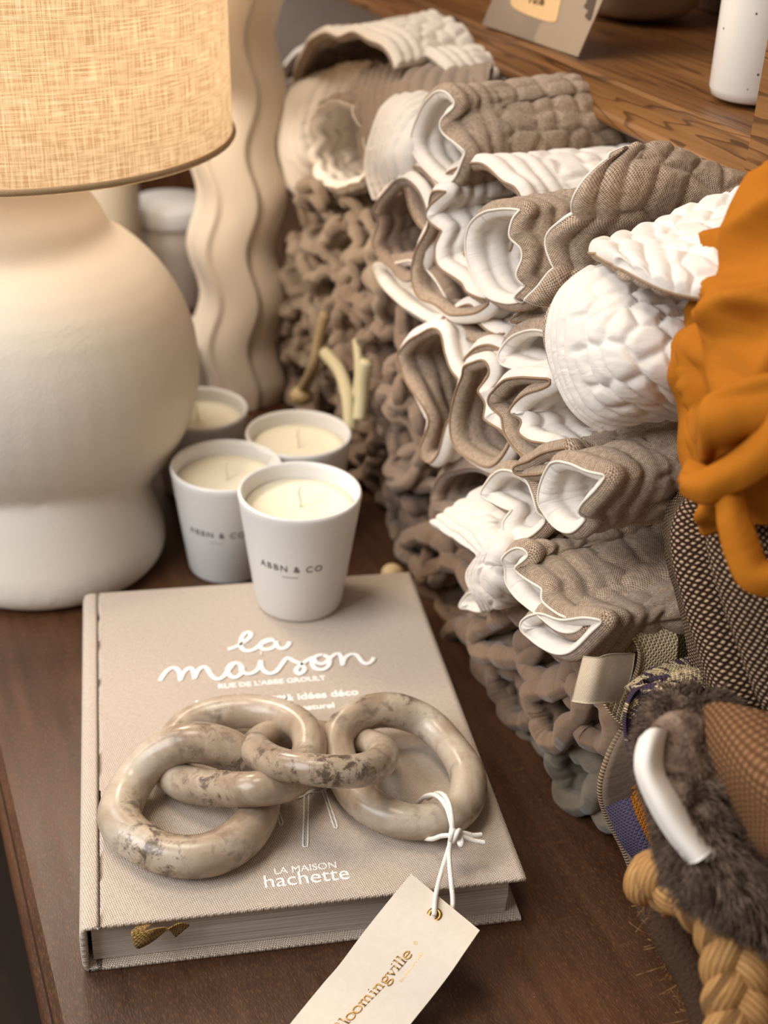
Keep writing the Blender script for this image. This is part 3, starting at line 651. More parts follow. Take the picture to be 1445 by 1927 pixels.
# ------------------------------------------------------------------ rolled quilts
def vor(u, v, wrap, seed):
    """pebble quilting: distance to the cell border (0 at seams), u wraps after `wrap` cells"""
    ui = np.floor(u).astype(int); vi = np.floor(v).astype(int); F1 = np.full(u.shape, 9.); F2 = np.full(u.shape, 9.)
    rs = np.random.RandomState(seed); T = rs.rand(64, 64, 2)*.8+.1
    for a in (-1, 0, 1):
        for b in (-1, 0, 1):
            cu = (ui+a) % max(1, wrap); cv = (vi+b); q = T[cu % 64, cv % 64]
            d = np.hypot(ui+a+q[..., 0]-u, vi+b+q[..., 1]-v)
            F2 = np.where(d < F1, F1, np.minimum(F2, d)); F1 = np.minimum(F1, d)
    return F2-F1
MATC = {'linen': ('linen', 'linen_edge'), 'white': ('white', 'cream_edge')}
def quilt(label, rim, X0, axis=(1, .0, .02), L=.13, outer='linen', inner='white', closed=True, th=.0042, puff=.0030, chan=3, cell=.0185,
          sc=(0, .03), flare=.0, back=1.0, seed=1, name='rolled_quilt', group='rolled quilts under the shelf', step=.0017, smooth_sigma=.012, pitch=.0105, rough=.0025, parts=True, worldrim=None, parent=None, cat='quilt', taperpow=1.0, backround=.5, droop=0.0):
    axis = np.array(axis, float); axis /= np.linalg.norm(axis)
    if worldrim is None:
        ctl = [np.r_[onx(p[0], p[1], X0+(p[2] if len(p) > 2 else 0)), p[0]] for p in rim]
    else: ctl = [np.r_[p, 0] for p in worldrim]
    ctl = np.array(ctl); per = np.linalg.norm(np.diff(ctl[:, :3], axis=0), axis=1).sum()+(np.linalg.norm(ctl[0, :3]-ctl[-1, :3]) if closed else 0)
    N = int(per/step); N = max(48, min(260, N)); P = catmull(ctl, N, closed); px = P[:, 3]; P = P[:, :3]; ds = per/N
    # split traced rim into a smooth profile and scallops along the axis
    sg = smooth_sigma/ds; kk = np.arange(-int(3*sg)-1, int(3*sg)+2); ker = np.exp(-.5*(kk/sg)**2); ker /= ker.sum(); w = len(kk)//2
    def sm(a):
        a2 = np.r_[a[-w:], a, a[:w]] if closed else np.r_[2*a[0]-a[w:0:-1], a, 2*a[-1]-a[-2:-w-2:-1]]
        return np.convolve(a2, ker, 'valid')
    e = np.zeros(N)
    if worldrim is None and w < N//2:
        S = np.stack([sm(P[:, k]) for k in range(3)], 1); sx_ = proj(S)[:, 0]; pp = proj(S+axis*.01)[:, 0]-sx_
        e = (px-sx_)/pp*.01*.8; S[:, 2] = .45*S[:, 2]+.55*P[:, 2]; S[:, 1] = .7*S[:, 1]+.3*P[:, 1]; Pe = S.copy(); P = S; e = np.clip(e*1.15, -.016, .016)
    s = np.arange(N)*ds
    kw = int(3*.02/ds)+1; k2 = np.exp(-.5*(np.arange(-kw, kw+1)*ds/.02)**2); k2 /= k2.sum()
    PS = np.stack([np.convolve(np.pad(P[:, k], kw, mode='wrap') if closed else np.pad(P[:, k], kw, mode='reflect', reflect_type='odd'), k2, 'valid') for k in range(3)], 1) if (closed and parts and kw < N) else P.copy()
    if closed and parts: PS = PS.mean(0)+(PS-PS.mean(0))*1.10
    if sc[0]:
        nper = max(2, round(per/sc[1])); ph = (s/per*nper+.13*seed) % 1
        e = e-sc[0]*(np.abs(np.sin(PI*ph))**.65)
    cen = P.mean(0)
    # section area sign -> outward
    q = P-cen; area = np.sum(q[:, 1]*np.roll(q[:, 2], -1)-np.roll(q[:, 1], -1)*q[:, 2])
    K = max(10, int(L/step)); K = min(K, 110); v = L*np.linspace(0, 1, K)**1.12; v[1] = .0005
    G = np.zeros((N, K, 3)); rs = np.random.RandomState(seed)
    ry, rz = np.abs(q[:, 1]).max(), np.abs(q[:, 2]).max(); ang = np.arctan2(q[:, 2]/rz, q[:, 1]/ry); ell = cen+np.stack([q[:, 0]*0, np.cos(ang)*ry, np.sin(ang)*rz], 1)*1.0
    for j in range(K):
        t = v[j]/L; b = min(1, t*1.6)*backround if closed else 0; q2 = min(1, v[j]/.02)*.9
        PP = P*(1-q2)+PS*q2; prof = PP*(1-b)+ell*b
        prof[:, 0] = P[:, 0]*(1-b)+cen[0]*b
        f = 1+(back-1)*t**taperpow+flare*math.exp(-v[j]/.012)
        G[:, j] = cen+(prof-cen)*f+axis*v[j]+np.outer(e*math.exp(-(v[j]/.035)**2), axis)
        G[:, j, 2] -= droop*math.exp(-v[j]/.03)
    U, Vv = np.meshgrid(s, v, indexing='ij')
    nn = normals(G, closed)
    if area < 0: nn = -nn
    # (for du x dv with u along the rim and v along the axis the sign is fixed by the section's turning)
    tst = np.mean(np.sum(nn[:, K//2]*(G[:, K//2]-G[:, K//2].mean(0)), 1)) if closed else 1
    if closed and tst < 0: nn = -nn
    rr = (vnoise(U/.03+seed*7, Vv/.03, seed)-.5)*rough*2
    if closed: # blend noise at the seam
        bl = np.minimum(1, np.minimum(U, per-U)/.015); rr *= bl
    G = G+nn*rr[..., None]
    if not parts: G = G+np.stack([vnoise(U/.009+k*9, Vv/.012, seed+k)-.5 for k in range(3)], -1)*.0022
    wrap = max(3, round(per/cell)); uc = U/per*wrap
    def quiltpat(off):
        d = Vv+.0015*np.sin(U/.012+off)*np.minimum(1, Vv/.02); c = chan*pitch
        chn = np.abs(np.sin(PI*np.clip(d, 0, None)/pitch))**.6; dens = .0
        vo = vor(uc+off*3, Vv/cell+off, wrap, seed+int(off*10)); peb = np.clip(vo/.42, 0, 1)**.6
        m = 1/(1+np.exp(-(Vv-c)/.0012)); out = chn*(1-m)+peb*m
        # fine puckers running across the seams
        pk = np.sin(U/.0016+5*vnoise(U/.01, Vv/.012, seed+3))*(1-out)*.16
        return out+pk
    edge = np.sqrt(np.clip(1-(1-np.clip(Vv/.0038, 0, 1))**2, 0, 1))
    if not closed:
        ue = np.minimum(U, per-ds-U); edge = edge*np.sqrt(np.clip(1-(1-np.clip(ue/.0038, 0, 1))**2, 0, 1))
    sc_ = 1/(1+flare)
    Ho = (th*.5+puff*quiltpat(0))*edge; Hi = (th*.5+puff*.8*quiltpat(.5))*edge
    if not parts:
        pin = np.abs(np.sin(PI*((s/per*max(2, round(per/sc[1]))+.13*seed) % 1)))**.5; pin = 1-(.35*(1-pin))[:, None]*np.exp(-(Vv/.016)**2); Ho = Ho*pin; Hi = Hi*pin
    O = G+nn*Ho[..., None]; I = G-nn*Hi[..., None]
    uv = np.stack([U, Vv], -1).reshape(-1, 2)
    oc, ic = MATC.get(outer, (outer, outer)), MATC.get(inner, (inner, inner))
    if not parts:
        V = np.concatenate([O.reshape(-1, 3), I.reshape(-1, 3)]); nb = N*K
        fl = (np.sum(np.cross(G[1, 2]-G[0, 2], G[0, 3]-G[0, 2])*nn[0, 2]) < 0)
        F = gridfaces(N, K, cu=closed, flip=fl)+gridfaces(N, K, cu=closed, base=nb, flip=not fl)
        for i in range(N if closed else N-1):
            i2 = (i+1) % N; F.append((i*K, i2*K, nb+i2*K, nb+i*K)); F.append((i*K+K-1, i2*K+K-1, nb+i2*K+K-1, nb+i*K+K-1))
        o = mesh(name, V, F, M[outer], None, uv=np.concatenate([uv, uv])); tag(o, label, cat, group); return o
    root = parent or thing(name, G.reshape(-1, 3).mean(0)*[1, 1, 0]+[0, 0, float(G[..., 2].min())], label, cat, group)
    fl = (np.sum(np.cross(G[1, 2]-G[0, 2], G[0, 3]-G[0, 2])*nn[0, 2]) < 0)
    mesh('outer_layer', O.reshape(-1, 3), gridfaces(N, K, cu=closed, flip=fl), M[outer], root, uv=uv)
    mesh('lining', I.reshape(-1, 3), gridfaces(N, K, cu=closed, flip=not fl), M[inner], root, uv=uv)
    E_ = G[:, 0]-axis*.0002
    if not closed: E_ = np.concatenate([G[::-1, :, :][0:1, 1:][0][::-3], G[::-1, 0], G[0, 1:][::3]])
    tube('edge_binding', E_, .0007, M[ic[1]], root, closed=closed, seg=6)
    return root

def qsheet(label, net, outer='white', inner='linen', th=.005, puff=.003, chan=3, pitch=.0105, cell=.0185, seed=1, nu=150, nv=110, sc=(.003, .03), rough=.003, name='draped_quilt', group='rolled quilts under the shelf', backcurl=.0, parent=None, bind=None):
    """a quilt lying as a free sheet: rows of (px, py, X); column 0 is its sewn edge, the rest runs away from it"""
    net = [[onx(*p) for p in r] for r in net]; rows = [catmull(r, nv) for r in net]; G = np.stack([catmull([r[j] for r in rows], nu) for j in range(nv)], 1)
    n = normals(G); c = G.mean((0, 1)); n = n if np.mean(n@(CAM-c)) > 0 else -n
    U = np.concatenate([np.zeros((1, nv)), np.cumsum(np.linalg.norm(np.diff(G, axis=0), axis=2), 0)]); Vv = np.concatenate([np.zeros((nu, 1)), np.cumsum(np.linalg.norm(np.diff(G, axis=1), axis=2), 1)], 1)
    U = U*.3+U.mean(1, keepdims=True)*.7
    if sc[0]:
        tv = (G[:, 3]-G[:, 0]); tv /= np.linalg.norm(tv, axis=1)[:, None]; e = -sc[0]*(np.abs(np.sin(PI*(U[:, 0]/sc[1]+.17*seed)))**.65)
        G = G+tv[:, None]*(e[:, None]*np.exp(-(Vv/.03)**2))[..., None]
    G = G+n*((vnoise(U/.03+seed*7, Vv/.03, seed)-.5)*rough*2)[..., None]; n = normals(G); n = n if np.mean(n@(CAM-c)) > 0 else -n
    def pat(off):
        d = Vv+.0015*np.sin(U/.012+off)*np.minimum(1, Vv/.02); chn = np.abs(np.sin(PI*d/pitch))**.6
        vo = vor(U/cell+20, Vv/cell+off, 9999, seed+int(off*10)); peb = np.clip(vo/.42, 0, 1)**.6; m = 1/(1+np.exp(-(Vv-chan*pitch)/.0012)); out = chn*(1-m)+peb*m
        return out+np.sin(U/.0016+5*vnoise(U/.01, Vv/.012, seed+3))*(1-out)*.16
    k = lambda a: np.sqrt(np.clip(1-(1-np.clip(a/.0038, 0, 1))**2, 0, 1)); edge = k(Vv)*k(U-U[:1])*k(U[-1:]-U)
    O = G+n*((th*.5+puff*pat(0))*edge)[..., None]; I = G-n*((th*.5+puff*.8*pat(.5))*edge)[..., None]; uv = np.stack([U, Vv], -1).reshape(-1, 2)
    fl = np.sum(np.cross(G[nu//2+1, nv//2]-G[nu//2, nv//2], G[nu//2, nv//2+1]-G[nu//2, nv//2])*n[nu//2, nv//2]) < 0
    root = parent or thing(name, [c[0], c[1], G[..., 2].min()], label, 'quilt', group)
    mesh('outer_layer', O.reshape(-1, 3), gridfaces(nu, nv, flip=fl), M[outer], root, uv=uv); mesh('lining', I.reshape(-1, 3), gridfaces(nu, nv, flip=not fl), M[inner], root, uv=uv)
    E_ = np.concatenate([G[0, ::-1][::2], G[1:-1, 0], G[-1, ::2]]); tube('edge_binding', E_, .0007, M[bind or MATC.get(inner, (0, inner))[1]], root, seg=6); return root
Q = quilt
# --- the topmost row, right to left
Q('taupe linen rolled quilt with white lining, topmost, directly below the shelf lip', [(822, 168), (850, 186), (852, 206), (834, 222), (834, 246), (858, 262), (878, 282), (872, 312), (858, 340), (836, 352), (806, 330), (783, 296), (776, 256), (790, 215), (806, 186)], .285, (1, .22, -.03), .13, 'linen', 'white', back=1.08, seed=1)
Q('white rolled quilt with a small folded lip between two taupe linen rolls', [(828, 345), (866, 318), (905, 314), (945, 345), (968, 352), (978, 385), (960, 470), (925, 500), (870, 470), (828, 420)], .290, (1, -.02, .0), .15, 'white', 'linen', back=1.0, seed=2)
Q('scalloped white quilt curling over its taupe linen lining, left of the centre linen roll', [(815, 355), (838, 362), (812, 385), (806, 410), (832, 432), (822, 465), (828, 500), (866, 525), (880, 552), (915, 572), (880, 584), (830, 583), (790, 565), (776, 520), (782, 470), (802, 430), (806, 385)], .276, (1, .0, .02), .12, 'white', 'linen', back=1.0, seed=3)
Q('taupe linen roll with a wide white mouth, in the centre of the second row', [(905, 400), (945, 388), (978, 392), (966, 410), (962, 445), (980, 462), (984, 490), (976, 520), (990, 545), (972, 560), (985, 575), (930, 566), (898, 530), (880, 480), (882, 432)], .268, (1, -.02, .02), .15, 'linen', 'white', back=1.02, seed=4)
qsheet('larger taupe linen roll with white edging over the centre roll, beside the orange bag', [[(1152, 286, .300), (1205, 276, .318), (1290, 284, .345), (1400, 335, .385)], [(1112, 345, .286), (1175, 330, .302), (1280, 336, .334), (1410, 372, .376)], [(1082, 398, .282), (1150, 390, .298), (1262, 396, .330), (1410, 420, .372)], [(1050, 448, .279), (1122, 445, .296), (1235, 450, .328), (1390, 462, .368)], [(1044, 498, .277), (1110, 498, .294), (1205, 490, .32), (1350, 485, .36)], [(1034, 538, .273), (1078, 532, .284), (1140, 515, .305), (1255, 495, .34)], [(1004, 568, .266), (1040, 578, .276), (1085, 572, .29), (1160, 545, .32)]], 'linen', 'white', chan=2, seed=5, sc=(.006, .036), bind='cream_edge')
F_ = qsheet('large plain white quilt roll with channel stitching, right beside the orange bag', [[(1120, 528, .285), (1165, 508, .285), (1225, 520, .295), (1310, 560, .31)], [(1066, 558, .265), (1120, 540, .262), (1200, 548, .272), (1310, 590, .30)], [(1044, 612, .257), (1098, 598, .250), (1190, 608, .258), (1315, 640, .285)], [(1044, 662, .256), (1095, 660, .247), (1185, 665, .254), (1320, 690, .28)], [(1062, 712, .258), (1110, 712, .250), (1192, 715, .256), (1320, 735, .285)], [(1096, 764, .262), (1135, 758, .256), (1205, 755, .265), (1320, 765, .295)], [(1146, 800, .272), (1175, 790, .270), (1230, 775, .282), (1320, 785, .31)]], 'white', 'linen', chan=4, pitch=.0105, cell=.013, seed=6, sc=(0, .03))
qsheet(None, [[(1106, 530, .290), (1130, 530, .292), (1160, 530, .30)], [(1040, 590, .266), (1065, 590, .270), (1100, 590, .29)], [(1034, 655, .264), (1060, 655, .268), (1100, 655, .29)], [(1060, 735, .266), (1085, 735, .270), (1120, 725, .29)], [(1128, 800, .276), (1150, 800, .280), (1180, 780, .29)]], 'linen', 'white', chan=2, seed=7, nu=90, nv=24, sc=(0, .03), parent=F_, th=.003)
qsheet('white quilt flap with taupe underside folded over the large plain white roll', [[(1124, 474, .285), (1200, 440, .30), (1290, 405, .32), (1400, 368, .345)], [(1122, 484, .268), (1205, 465, .28), (1300, 442, .30), (1410, 420, .32)], [(1148, 500, .258), (1220, 498, .265), (1305, 485, .28), (1410, 475, .30)], [(1172, 510, .256), (1236, 534, .260), (1312, 556, .272), (1420, 570, .29)]], 'white', 'linen', chan=3, cell=.013, seed=8, nu=110, nv=120)
# --- middle row
Q('white quilt with gaping taupe lining, sticking out furthest left in the middle row', [(752, 656), (790, 636), (822, 622), (838, 668), (850, 700), (872, 728), (864, 770), (842, 800), (826, 860), (808, 878), (792, 845), (806, 800), (796, 765), (766, 720), (754, 690)], .268, (1, .12, .03), .11, 'white', 'linen', back=1.0, seed=8)
Q('quilt showing taupe linen lining inside a white scalloped rim, second from left in middle row', [(876, 682), (905, 676), (915, 705), (900, 728), (912, 760), (914, 795), (940, 812), (954, 838), (925, 870), (885, 872), (856, 842), (848, 790), (858, 742), (870, 712)], .262, (1, .05, .03), .10, 'white', 'linen', back=1.0, seed=9)
Q('white quilt with deep scallops and a taupe braid edge, below the flat white oval', [(930, 730), (962, 716), (1000, 715), (1030, 722), (990, 748), (962, 770), (980, 790), (978, 815), (1000, 838), (1040, 850), (1010, 872), (975, 858), (950, 820), (942, 780), (922, 755)], .258, (1, -.02, .01), .12, 'white', 'linen', back=1.08, seed=10)
Q('flattened quilt showing its white lining as an oval with taupe edge, under the centre roll', [(952, 640), (975, 620), (1010, 614), (1045, 630), (1052, 680), (1030, 706), (985, 704), (950, 690), (940, 664)], .272, (1, .3, .1), .10, 'linen', 'white', back=.8, seed=11)
Q('quilt with a taupe linen crescent opening right below the centre linen roll', [(858, 578), (885, 574), (890, 600), (915, 622), (950, 632), (930, 645), (890, 640), (858, 618), (846, 595)], .282, (1, .15, .05), .09, 'greige', 'linen', back=1.15, seed=12)
Q('small white puffed quilt edge tucked under the centre linen roll beside the large white roll', [(966, 592), (990, 584), (1040, 584), (1050, 600), (1035, 614), (985, 612), (968, 606)], .280, (1, .1, .05), .09, 'white', 'linen', back=1.0, seed=13)
Q('thin folded white quilt with a taupe rim, behind the deep scallops of the middle row', [(876, 672), (900, 656), (935, 655), (955, 676), (930, 690), (900, 690)], .274, (1, .1, .05), .09, 'white', 'linen', back=1.1, seed=14)
# --- lower rows
Q('taupe linen roll with a pointed white mouth, below the large white roll', [(1036, 868), (1060, 858), (1092, 872), (1134, 898), (1118, 922), (1098, 942), (1092, 962), (1102, 985), (1078, 1010), (1050, 1000), (1026, 970), (1014, 938), (1018, 898)], .245, (1, -.06, .05), .14, 'linen', 'white', back=1.22, seed=15)
Q('taupe linen roll with two white layers at its mouth, lowest of the linen rolls', [(948, 1040), (975, 1030), (990, 1050), (972, 1062), (985, 1082), (1018, 1100), (1022, 1128), (1045, 1150), (1090, 1180), (1050, 1182), (1010, 1150), (975, 1130), (955, 1098), (952, 1066)], .243, (1, -.08, .04), .14, 'linen', 'white', back=1.45, seed=16)
Q('short white-lined linen layer hanging out beneath the lowest linen roll', [(984, 1160), (1010, 1150), (1060, 1172), (1110, 1165), (1128, 1178), (1090, 1212), (1050, 1228), (1018, 1218), (988, 1190)], .243, (1, -.05, .08), .09, 'linen', 'white', back=1.0, seed=17)
Q('small linen quilt with white curled-in corner, left of the pointed white mouth', [(908, 925), (918, 902), (950, 890), (985, 898), (1000, 930), (1010, 970), (1020, 990), (985, 1012), (955, 1008), (950, 978), (962, 960), (925, 950)], .256, (1, .02, .05), .11, 'linen', 'white', back=1.1, seed=18)
qsheet('white quilt fanning out to a point at its left, above the crumpled brown quilts', [[(812, 986, .262), (850, 958, .268), (905, 926, .28), (965, 915, .30)], [(838, 1003, .258), (880, 985, .260), (930, 972, .268), (990, 968, .29)], [(878, 1024, .254), (905, 1012, .252), (945, 1005, .256), (1000, 1008, .28)], [(908, 1046, .250), (928, 1038, .246), (955, 1036, .248), (1000, 1042, .27)], [(888, 1082, .252), (912, 1078, .246), (945, 1072, .246), (1000, 1078, .27)], [(899, 1114, .254), (922, 1108, .248), (950, 1103, .248), (1000, 1106, .27)], [(916, 1148, .262), (932, 1142, .258), (952, 1132, .258), (995, 1126, .28)]], 'white', 'linen', chan=3, pitch=.009, seed=19, sc=(.0015, .03), nu=120, nv=80, rough=.001, puff=.002)
Q('linen quilt end curling under the pointed white quilt', [(868, 1130), (890, 1112), (915, 1120), (925, 1142), (900, 1154), (875, 1148)], .262, (1, .0, .08), .07, 'linen', 'white', back=1.2, seed=20, chan=1)
Q('brown taupe quilt arching behind the pointed white quilt', [(820, 960), (818, 915), (845, 882), (890, 874), (925, 890), (930, 940), (880, 965)], .280, (1, .1, .05), .09, 'taupe', 'taupe', back=1.0, seed=21, chan=2)
Q('linen quilt loop between the deep white scallops and the pointed white mouth', [(975, 868), (1010, 862), (1040, 852), (1062, 850), (1040, 880), (1012, 900), (985, 896), (970, 882)], .256, (1, .0, .04), .09, 'linen', 'linen', back=1.2, seed=22, chan=1)
# --- upper left, further back
Q('brown-lined quilt gaping behind the white curled lining, left of the topmost linen roll', [(745, 338), (775, 350), (800, 390), (802, 440), (798, 490), (778, 522), (752, 520), (735, 500), (708, 482), (700, 450), (708, 415), (702, 395), (715, 366)], .279, (1, .12, .0), .10, 'white', 'taupe', back=1.0, seed=23, chan=2)
Q('white quilt layer showing as a bright crescent under the brown-lined quilt', [(706, 490), (740, 500), (790, 500), (840, 560), (830, 604), (790, 602), (750, 570), (716, 530)], .283, (1, .12, .0), .10, 'taupe', 'white', back=1.0, seed=24)
qsheet('white quilt with vertical channel stitching, left neighbour of the topmost linen roll', [[(748, 188, .30), (785, 184, .305), (835, 186, .32), (890, 200, .34)], [(722, 214, .288), (762, 214, .288), (805, 218, .298), (850, 240, .32)], [(704, 270, .283), (742, 270, .280), (785, 275, .288), (840, 290, .31)], [(701, 320, .284), (735, 320, .281), (775, 325, .288), (830, 340, .31)], [(716, 372, .292), (742, 366, .290), (768, 352, .296), (810, 350, .31)]], 'white', 'taupe', chan=12, pitch=.011, seed=25, sc=(0, .03))
Q('second white channel-stitched quilt edge below the topmost linen roll', [(775, 310), (810, 330), (830, 370), (835, 420), (818, 448), (792, 430), (772, 390), (765, 345)], .285, (1, .1, .0), .10, 'white', 'linen', back=1.0, seed=26, chan=6)
Q('brown roll with a scalloped white lining in its mouth, second roll from the wavy vase', [(612, 200), (640, 190), (668, 205), (690, 250), (700, 300), (688, 335), (650, 348), (615, 345), (600, 320), (592, 290), (600, 262), (596, 235)], .295, (1, .25, .0), .12, 'taupe3', 'white', back=1.1, seed=27, sc=(.006, .026), chan=2)
qsheet('brown channel-stitched quilt roll lying over the white-lined roll', [[(684, 146, .325), (740, 134, .33), (820, 127, .34), (930, 132, .36)], [(669, 172, .308), (722, 165, .308), (800, 165, .318), (910, 170, .345)], [(672, 222, .300), (712, 216, .298), (765, 210, .304), (850, 205, .33)], [(686, 272, .298), (714, 268, .296), (748, 262, .302), (800, 255, .32)], [(704, 334, .305), (722, 326, .305), (744, 315, .31), (790, 300, .32)]], 'taupe3', 'white', chan=12, pitch=.0115, seed=28, sc=(0, .03))
qsheet('pale channel-stitched quilt roll nearest to the wavy vase', [[(560, 150, 0.322), (600, 136, 0.327), (650, 126, 0.337), (720, 122, 0.352)], [(530, 186, 0.304), (566, 180, 0.304), (605, 178, 0.314), (670, 172, 0.332)], [(519, 232, 0.298), (546, 230, 0.296), (580, 234, 0.304), (620, 240, 0.322)], [(519, 282, 0.298), (546, 285, 0.296), (578, 290, 0.304), (612, 300, 0.322)], [(535, 332, 0.302), (556, 336, 0.302), (582, 336, 0.308), (610, 332, 0.322)], [(565, 364, 0.312), (582, 363, 0.312), (598, 358, 0.316), (615, 350, 0.322)]], 'white', 'greige', chan=14, pitch=.012, seed=29, sc=(0, .03))
Q('white quilt draped as a dark-mouthed arch on top of the stack at the far end', [(552, 150), (560, 110), (580, 82), (620, 66), (665, 62), (705, 76), (730, 100), (742, 132)], .305, (1, .55, .0), .19, 'white', 'taupe3', closed=False, back=1.0, seed=30, chan=3)
Q('cream quilt bundle behind the dark-mouthed arch, touching the wavy vase', [(528, 150), (540, 115), (575, 95), (610, 110), (620, 150), (590, 180), (550, 180)], .345, (1, .4, .0), .12, 'white', 'taupe3', back=1.2, seed=31, chan=3)
Q('folded white quilt lying right under the shelf lip behind the topmost linen roll', [(735, 130), (770, 108), (810, 112), (840, 140), (830, 175), (790, 180), (750, 165)], .335, (1, .3, -.05), .07, 'white', 'white', back=1.0, seed=32, chan=3)
# --- mass of crumpled taupe quilts below and behind
REG = [(524, 392), (640, 392), (700, 392), (712, 520), (770, 610), (770, 700), (800, 860), (830, 960), (830, 1010), (880, 1150), (970, 1160), (1010, 1230), (1130, 1220), (1110, 1330), (1190, 1590), (1110, 1540), (1040, 1500), (975, 1385), (880, 1330), (800, 1190), (725, 1060), (690, 990), (660, 860), (655, 760), (560, 700), (540, 600), (520, 500)]
def inpoly(x, y, P):
    c = False; n = len(P)
    for i in range(n):
        x1, y1 = P[i]; x2, y2 = P[(i+1) % n]
        if (y1 > y) != (y2 > y) and x < (x2-x1)*(y-y1)/(y2-y1)+x1: c = not c
    return c
def wad(Y, Z, R, seed, X0=.300, mat='taupe', label='', group='', turns=1.55, wav=.17):
    rs = np.random.RandomState(seed); n = 34; pts = []; a0 = rs.rand()*2*PI; p1, p2 = rs.rand(2)*6.28; sq = .80+.25*rs.rand(); dr = 1 if rs.rand() > .5 else -1
    for k in range(n):
        t = k/(n-1); a = a0+dr*turns*2*PI*t; r = R*(1-.62*t)*(1+wav*math.sin(3*a*.9+p1)*(1-.3*t)+.10*math.sin(7*a+p2))
        pts.append((X0+.006*math.sin(2*a+p1)+.004*t, Y+r*math.cos(a), Z+r*math.sin(a)*sq))
    return quilt(label, None, X0, (1, (rs.rand()-.5)*.2, (rs.rand()-.5)*.1), .060, mat, mat, closed=False, th=.0062, puff=.0034, chan=2, pitch=.0105, cell=.016, sc=(.0055, .027), flare=.05, back=.95, seed=seed, name='crumpled_quilt', group=group, step=.0023, rough=.004, parts=False, worldrim=pts)
ZONES = [(lambda x, y: y > 1375 and x > 960, 'green', 'grey-green crumpled quilt at the foot of the stack, on the dark table top', 'grey-green quilts at the foot'),
         (lambda x, y: x > 955, 'taupe2', 'brown crumpled quilt in sharp focus below the lowest linen roll', 'brown quilts below the linen rolls'),
         (lambda x, y: y > 1090, 'taupe2', 'brown crumpled quilt piled directly beside the right edge of the book', 'brown quilts beside the book'),
         (lambda x, y: y > 800, 'taupe', 'taupe crumpled quilt in the pile beside the candles', 'taupe quilts beside the candles'),
         (lambda x, y: y > 580 and x > 640, 'taupe', 'taupe crumpled quilt left of the gaping middle-row quilt, above the candles', 'taupe quilts above the candles'),
         (lambda x, y: True, 'taupe3', 'blurred beige-taupe crumpled quilt between the wavy vase and the rolls', 'beige-taupe quilts beside the vase')]
sd = 100; row = 0; z = .032; DZ = .050; placed = []
while z < .30:
    y = -.10+(row % 2)*.034
    while y < .70:
        yy = y+(RNG.rand()-.5)*.010; zz = z+(RNG.rand()-.5)*.006 if row else z+.003
        px, py = proj([.300, yy, zz])
        if (inpoly(px, py, REG) or (row == 0 and inpoly(px+26, py-14, REG)) or (row == 1 and inpoly(px+14, py, REG))) and not inpoly(px, py, [(880, 1165), (1000, 1170), (1110, 1230), (1150, 1420), (1080, 1440), (985, 1380), (870, 1320)]):
            for f_, m_, lb, gr in ZONES:
                if f_(px, py): break
            wad(yy, zz, .0365+.005*RNG.rand(), sd, .296+.008*RNG.rand(), m_, lb, gr); sd += 1; placed.append((px, py))
        y += .067
    row += 1; z += DZ
def big(label, rim, X0, seed, m='taupe2', **k):
    k = dict(dict(th=.007, puff=.0042, pitch=.012, cell=.018, sc=(.004, .03), rough=.005, L=.10, back=1.0, flare=.03), **k)
    return quilt(label, rim, X0, (1, .05, .03), outer=m, inner=m, parts=False, name='crumpled_quilt', group='brown quilts below the linen rolls', seed=seed, chan=2, **k)
big('brown quilt with a dark puffed mouth, directly below the pointed white quilt', [(888, 1190), (915, 1168), (960, 1160), (988, 1178), (994, 1222), (966, 1238), (925, 1224), (900, 1226), (888, 1210)], .268, 301)
big('brown quilt bulging in curved ridges against the near right side of the book', [(838, 1215), (858, 1188), (884, 1205), (905, 1262), (945, 1300), (940, 1330), (900, 1322), (862, 1292), (842, 1255)], .285, 302)
big('brown quilt knotted into round folds right under the white linen-roll mouth', [(980, 1200), (1010, 1218), (1060, 1230), (1085, 1255), (1060, 1285), (1015, 1280), (985, 1255), (975, 1225)], .270, 303)
big('brown quilt with a pinched fold, low in the pile left of the pale woven label', [(992, 1302), (1020, 1290), (1075, 1298), (1082, 1340), (1060, 1395), (1030, 1412), (1004, 1370)], .266, 304)
big('long brown quilt fold hanging just left of the woven label', [(1066, 1262), (1092, 1250), (1112, 1300), (1140, 1380), (1128, 1412), (1096, 1400), (1078, 1340)], .272, 305)
big('brown quilt edge tucked low between ridged quilt and pinched quilt', [(925, 1255), (960, 1250), (992, 1290), (1000, 1360), (975, 1376), (945, 1330)], .282, 306)
big('brown quilt fold at the far right corner of the book, below the pointed white quilt', [(790, 1085), (828, 1062), (868, 1092), (888, 1150), (862, 1185), (822, 1160)], .290, 321)
big('brown quilt fold above the small pale wooden bead', [(752, 1020), (795, 1000), (832, 1040), (806, 1082), (770, 1066)], .292, 322, 'taupe')
big('grey-green quilt rolled with a small dark mouth, lowest at the foot of the stack', [(1042, 1420), (1075, 1408), (1108, 1438), (1117, 1488), (1088, 1516), (1056, 1502), (1044, 1460)], .279, 311, 'green')
big('grey-green quilt fold at the foot of the stack, closest to the book', [(980, 1376), (1010, 1396), (1040, 1440), (1046, 1470), (1010, 1462), (984, 1422)], .287, 312, 'green')
big('small grey quilt corner between grey-green roll and felt mat', [(1118, 1470), (1135, 1480), (1158, 1530), (1140, 1548), (1118, 1530)], .284, 313, 'green', sc=(.002, .02))
